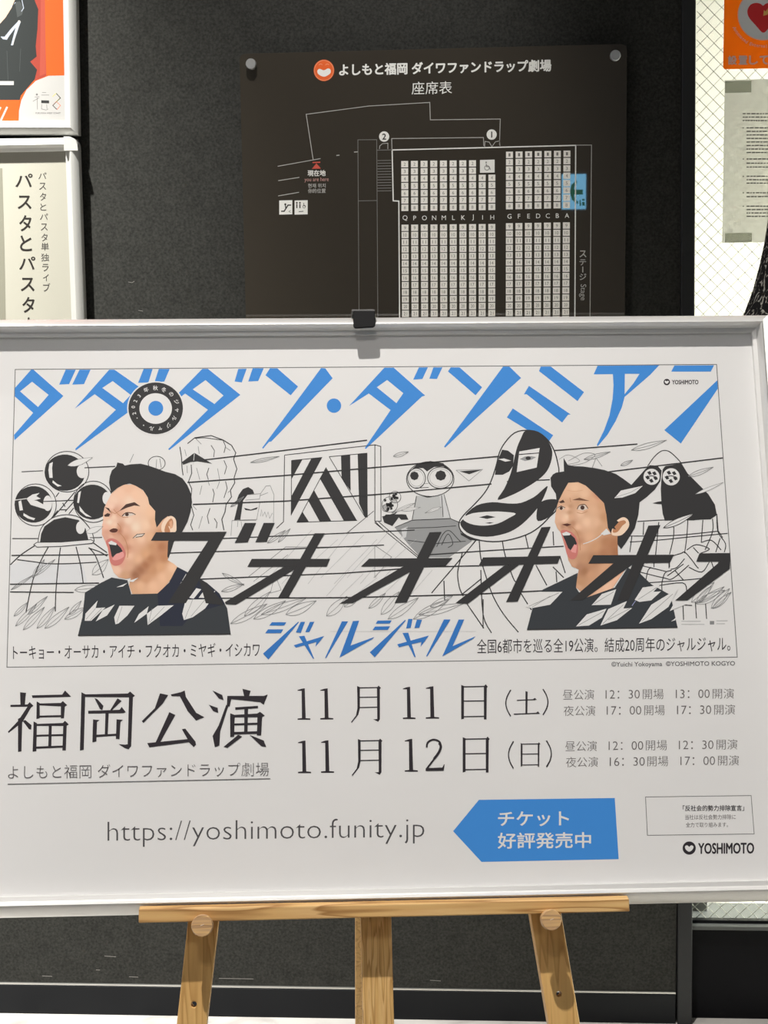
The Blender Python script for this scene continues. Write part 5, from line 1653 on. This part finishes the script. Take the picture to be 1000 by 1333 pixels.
for i in range(len(prof) - 1):
    for k in range(n):
        f.append((i * n + k, i * n + (k + 1) % n, (i + 1) * n + (k + 1) % n, (i + 1) * n + k))
f.append(tuple(range(n)))
f.append(tuple(range((len(prof) - 1) * n, len(prof) * n)))
garm = mesh_obj('tweed_coat', v, f, m_tw, smooth=True)
tag(garm, 'black and white boucle tweed coat edge sloping past the right end of the framed poster', 'coat')

# ================================================================== LIT EXIT SIGN BEHIND THE VIEWER (seen mirrored in the acrylic)
YP = D - ST
YV = 8.6                                          # where its mirror image seems to stand


def mirrored(x, y):
    p = hit(x, y, Vector((0, YV, 0)), Vector((0, 1, 0)))
    return Vector((p.x, 2 * YP - p.y, p.z))


m_sign = mat('exit_sign_face', (0.3, 0.6, 0.9, 1), 0.5, 0.3, emit=(0.24, 0.66, 1.0, 1), emit_s=11.0)
m_green = mat('exit_sign_green', (0.0, 0.2, 0.1, 1), 0.5, 0.3, emit=(0.0, 0.30, 0.20, 1), emit_s=3.5)
m_case = mat('exit_sign_case', (0.5, 0.5, 0.5, 1), 0.5, 0.3)
c0 = mirrored(748, 250)
ex = empty('exit_sign', Matrix.Translation((c0.x, c0.y, c0.z)), 'lit pale blue exit sign with green arrow, its reflection showing in the acrylic seating plan', 'sign')
a_, b_ = mirrored(731.5, 272.5), mirrored(763, 226.5)
x0, x1 = sorted((a_.x - c0.x, b_.x - c0.x)); z0, z1 = sorted((a_.z - c0.z, b_.z - c0.z))
box('sign_case', (x0 - .01, -.05, z0 - .01), (x1 + .01, -.004, z1 + .01), m_case, ex)
box('lit_face', (x0, -.004, z0), (x1, 0, z1), m_sign, ex)


def sign_shape(name, polys):
    vv, ff = [], []
    for p in polys:
        tt = tessellate_polygon([[Vector((a, b, 0)) for a, b in p]])
        k = len(vv)
        for x, y in p:
            q_ = mirrored(x, y) - c0
            vv.append((q_.x, .0012, q_.z))
        ff += [tuple(k + i for i in t_) for t_ in tt]
    return mesh_obj(name, vv, ff, m_green, parent=ex, fix=False)


s2 = T(620, 170, .16)
sign_shape('arrow', [[s2(p) for p in q_] for q_ in ([(765, 500), (800, 480), (868, 480), (868, 520), (800, 522)], [(762, 500), (775, 440), (820, 405), (822, 425), (800, 450), (795, 500), (800, 550), (818, 570), (810, 590), (780, 565)])])
sign_shape('sign_lettering', [[s2(p) for p in q_] for q_ in ([(840, 570), (850, 560), (855, 610), (842, 615)], [(862, 555), (882, 556), (884, 572), (862, 570)], [(862, 580), (884, 582), (884, 612), (862, 610)], [(815, 575), (828, 570), (832, 590), (820, 600)])])
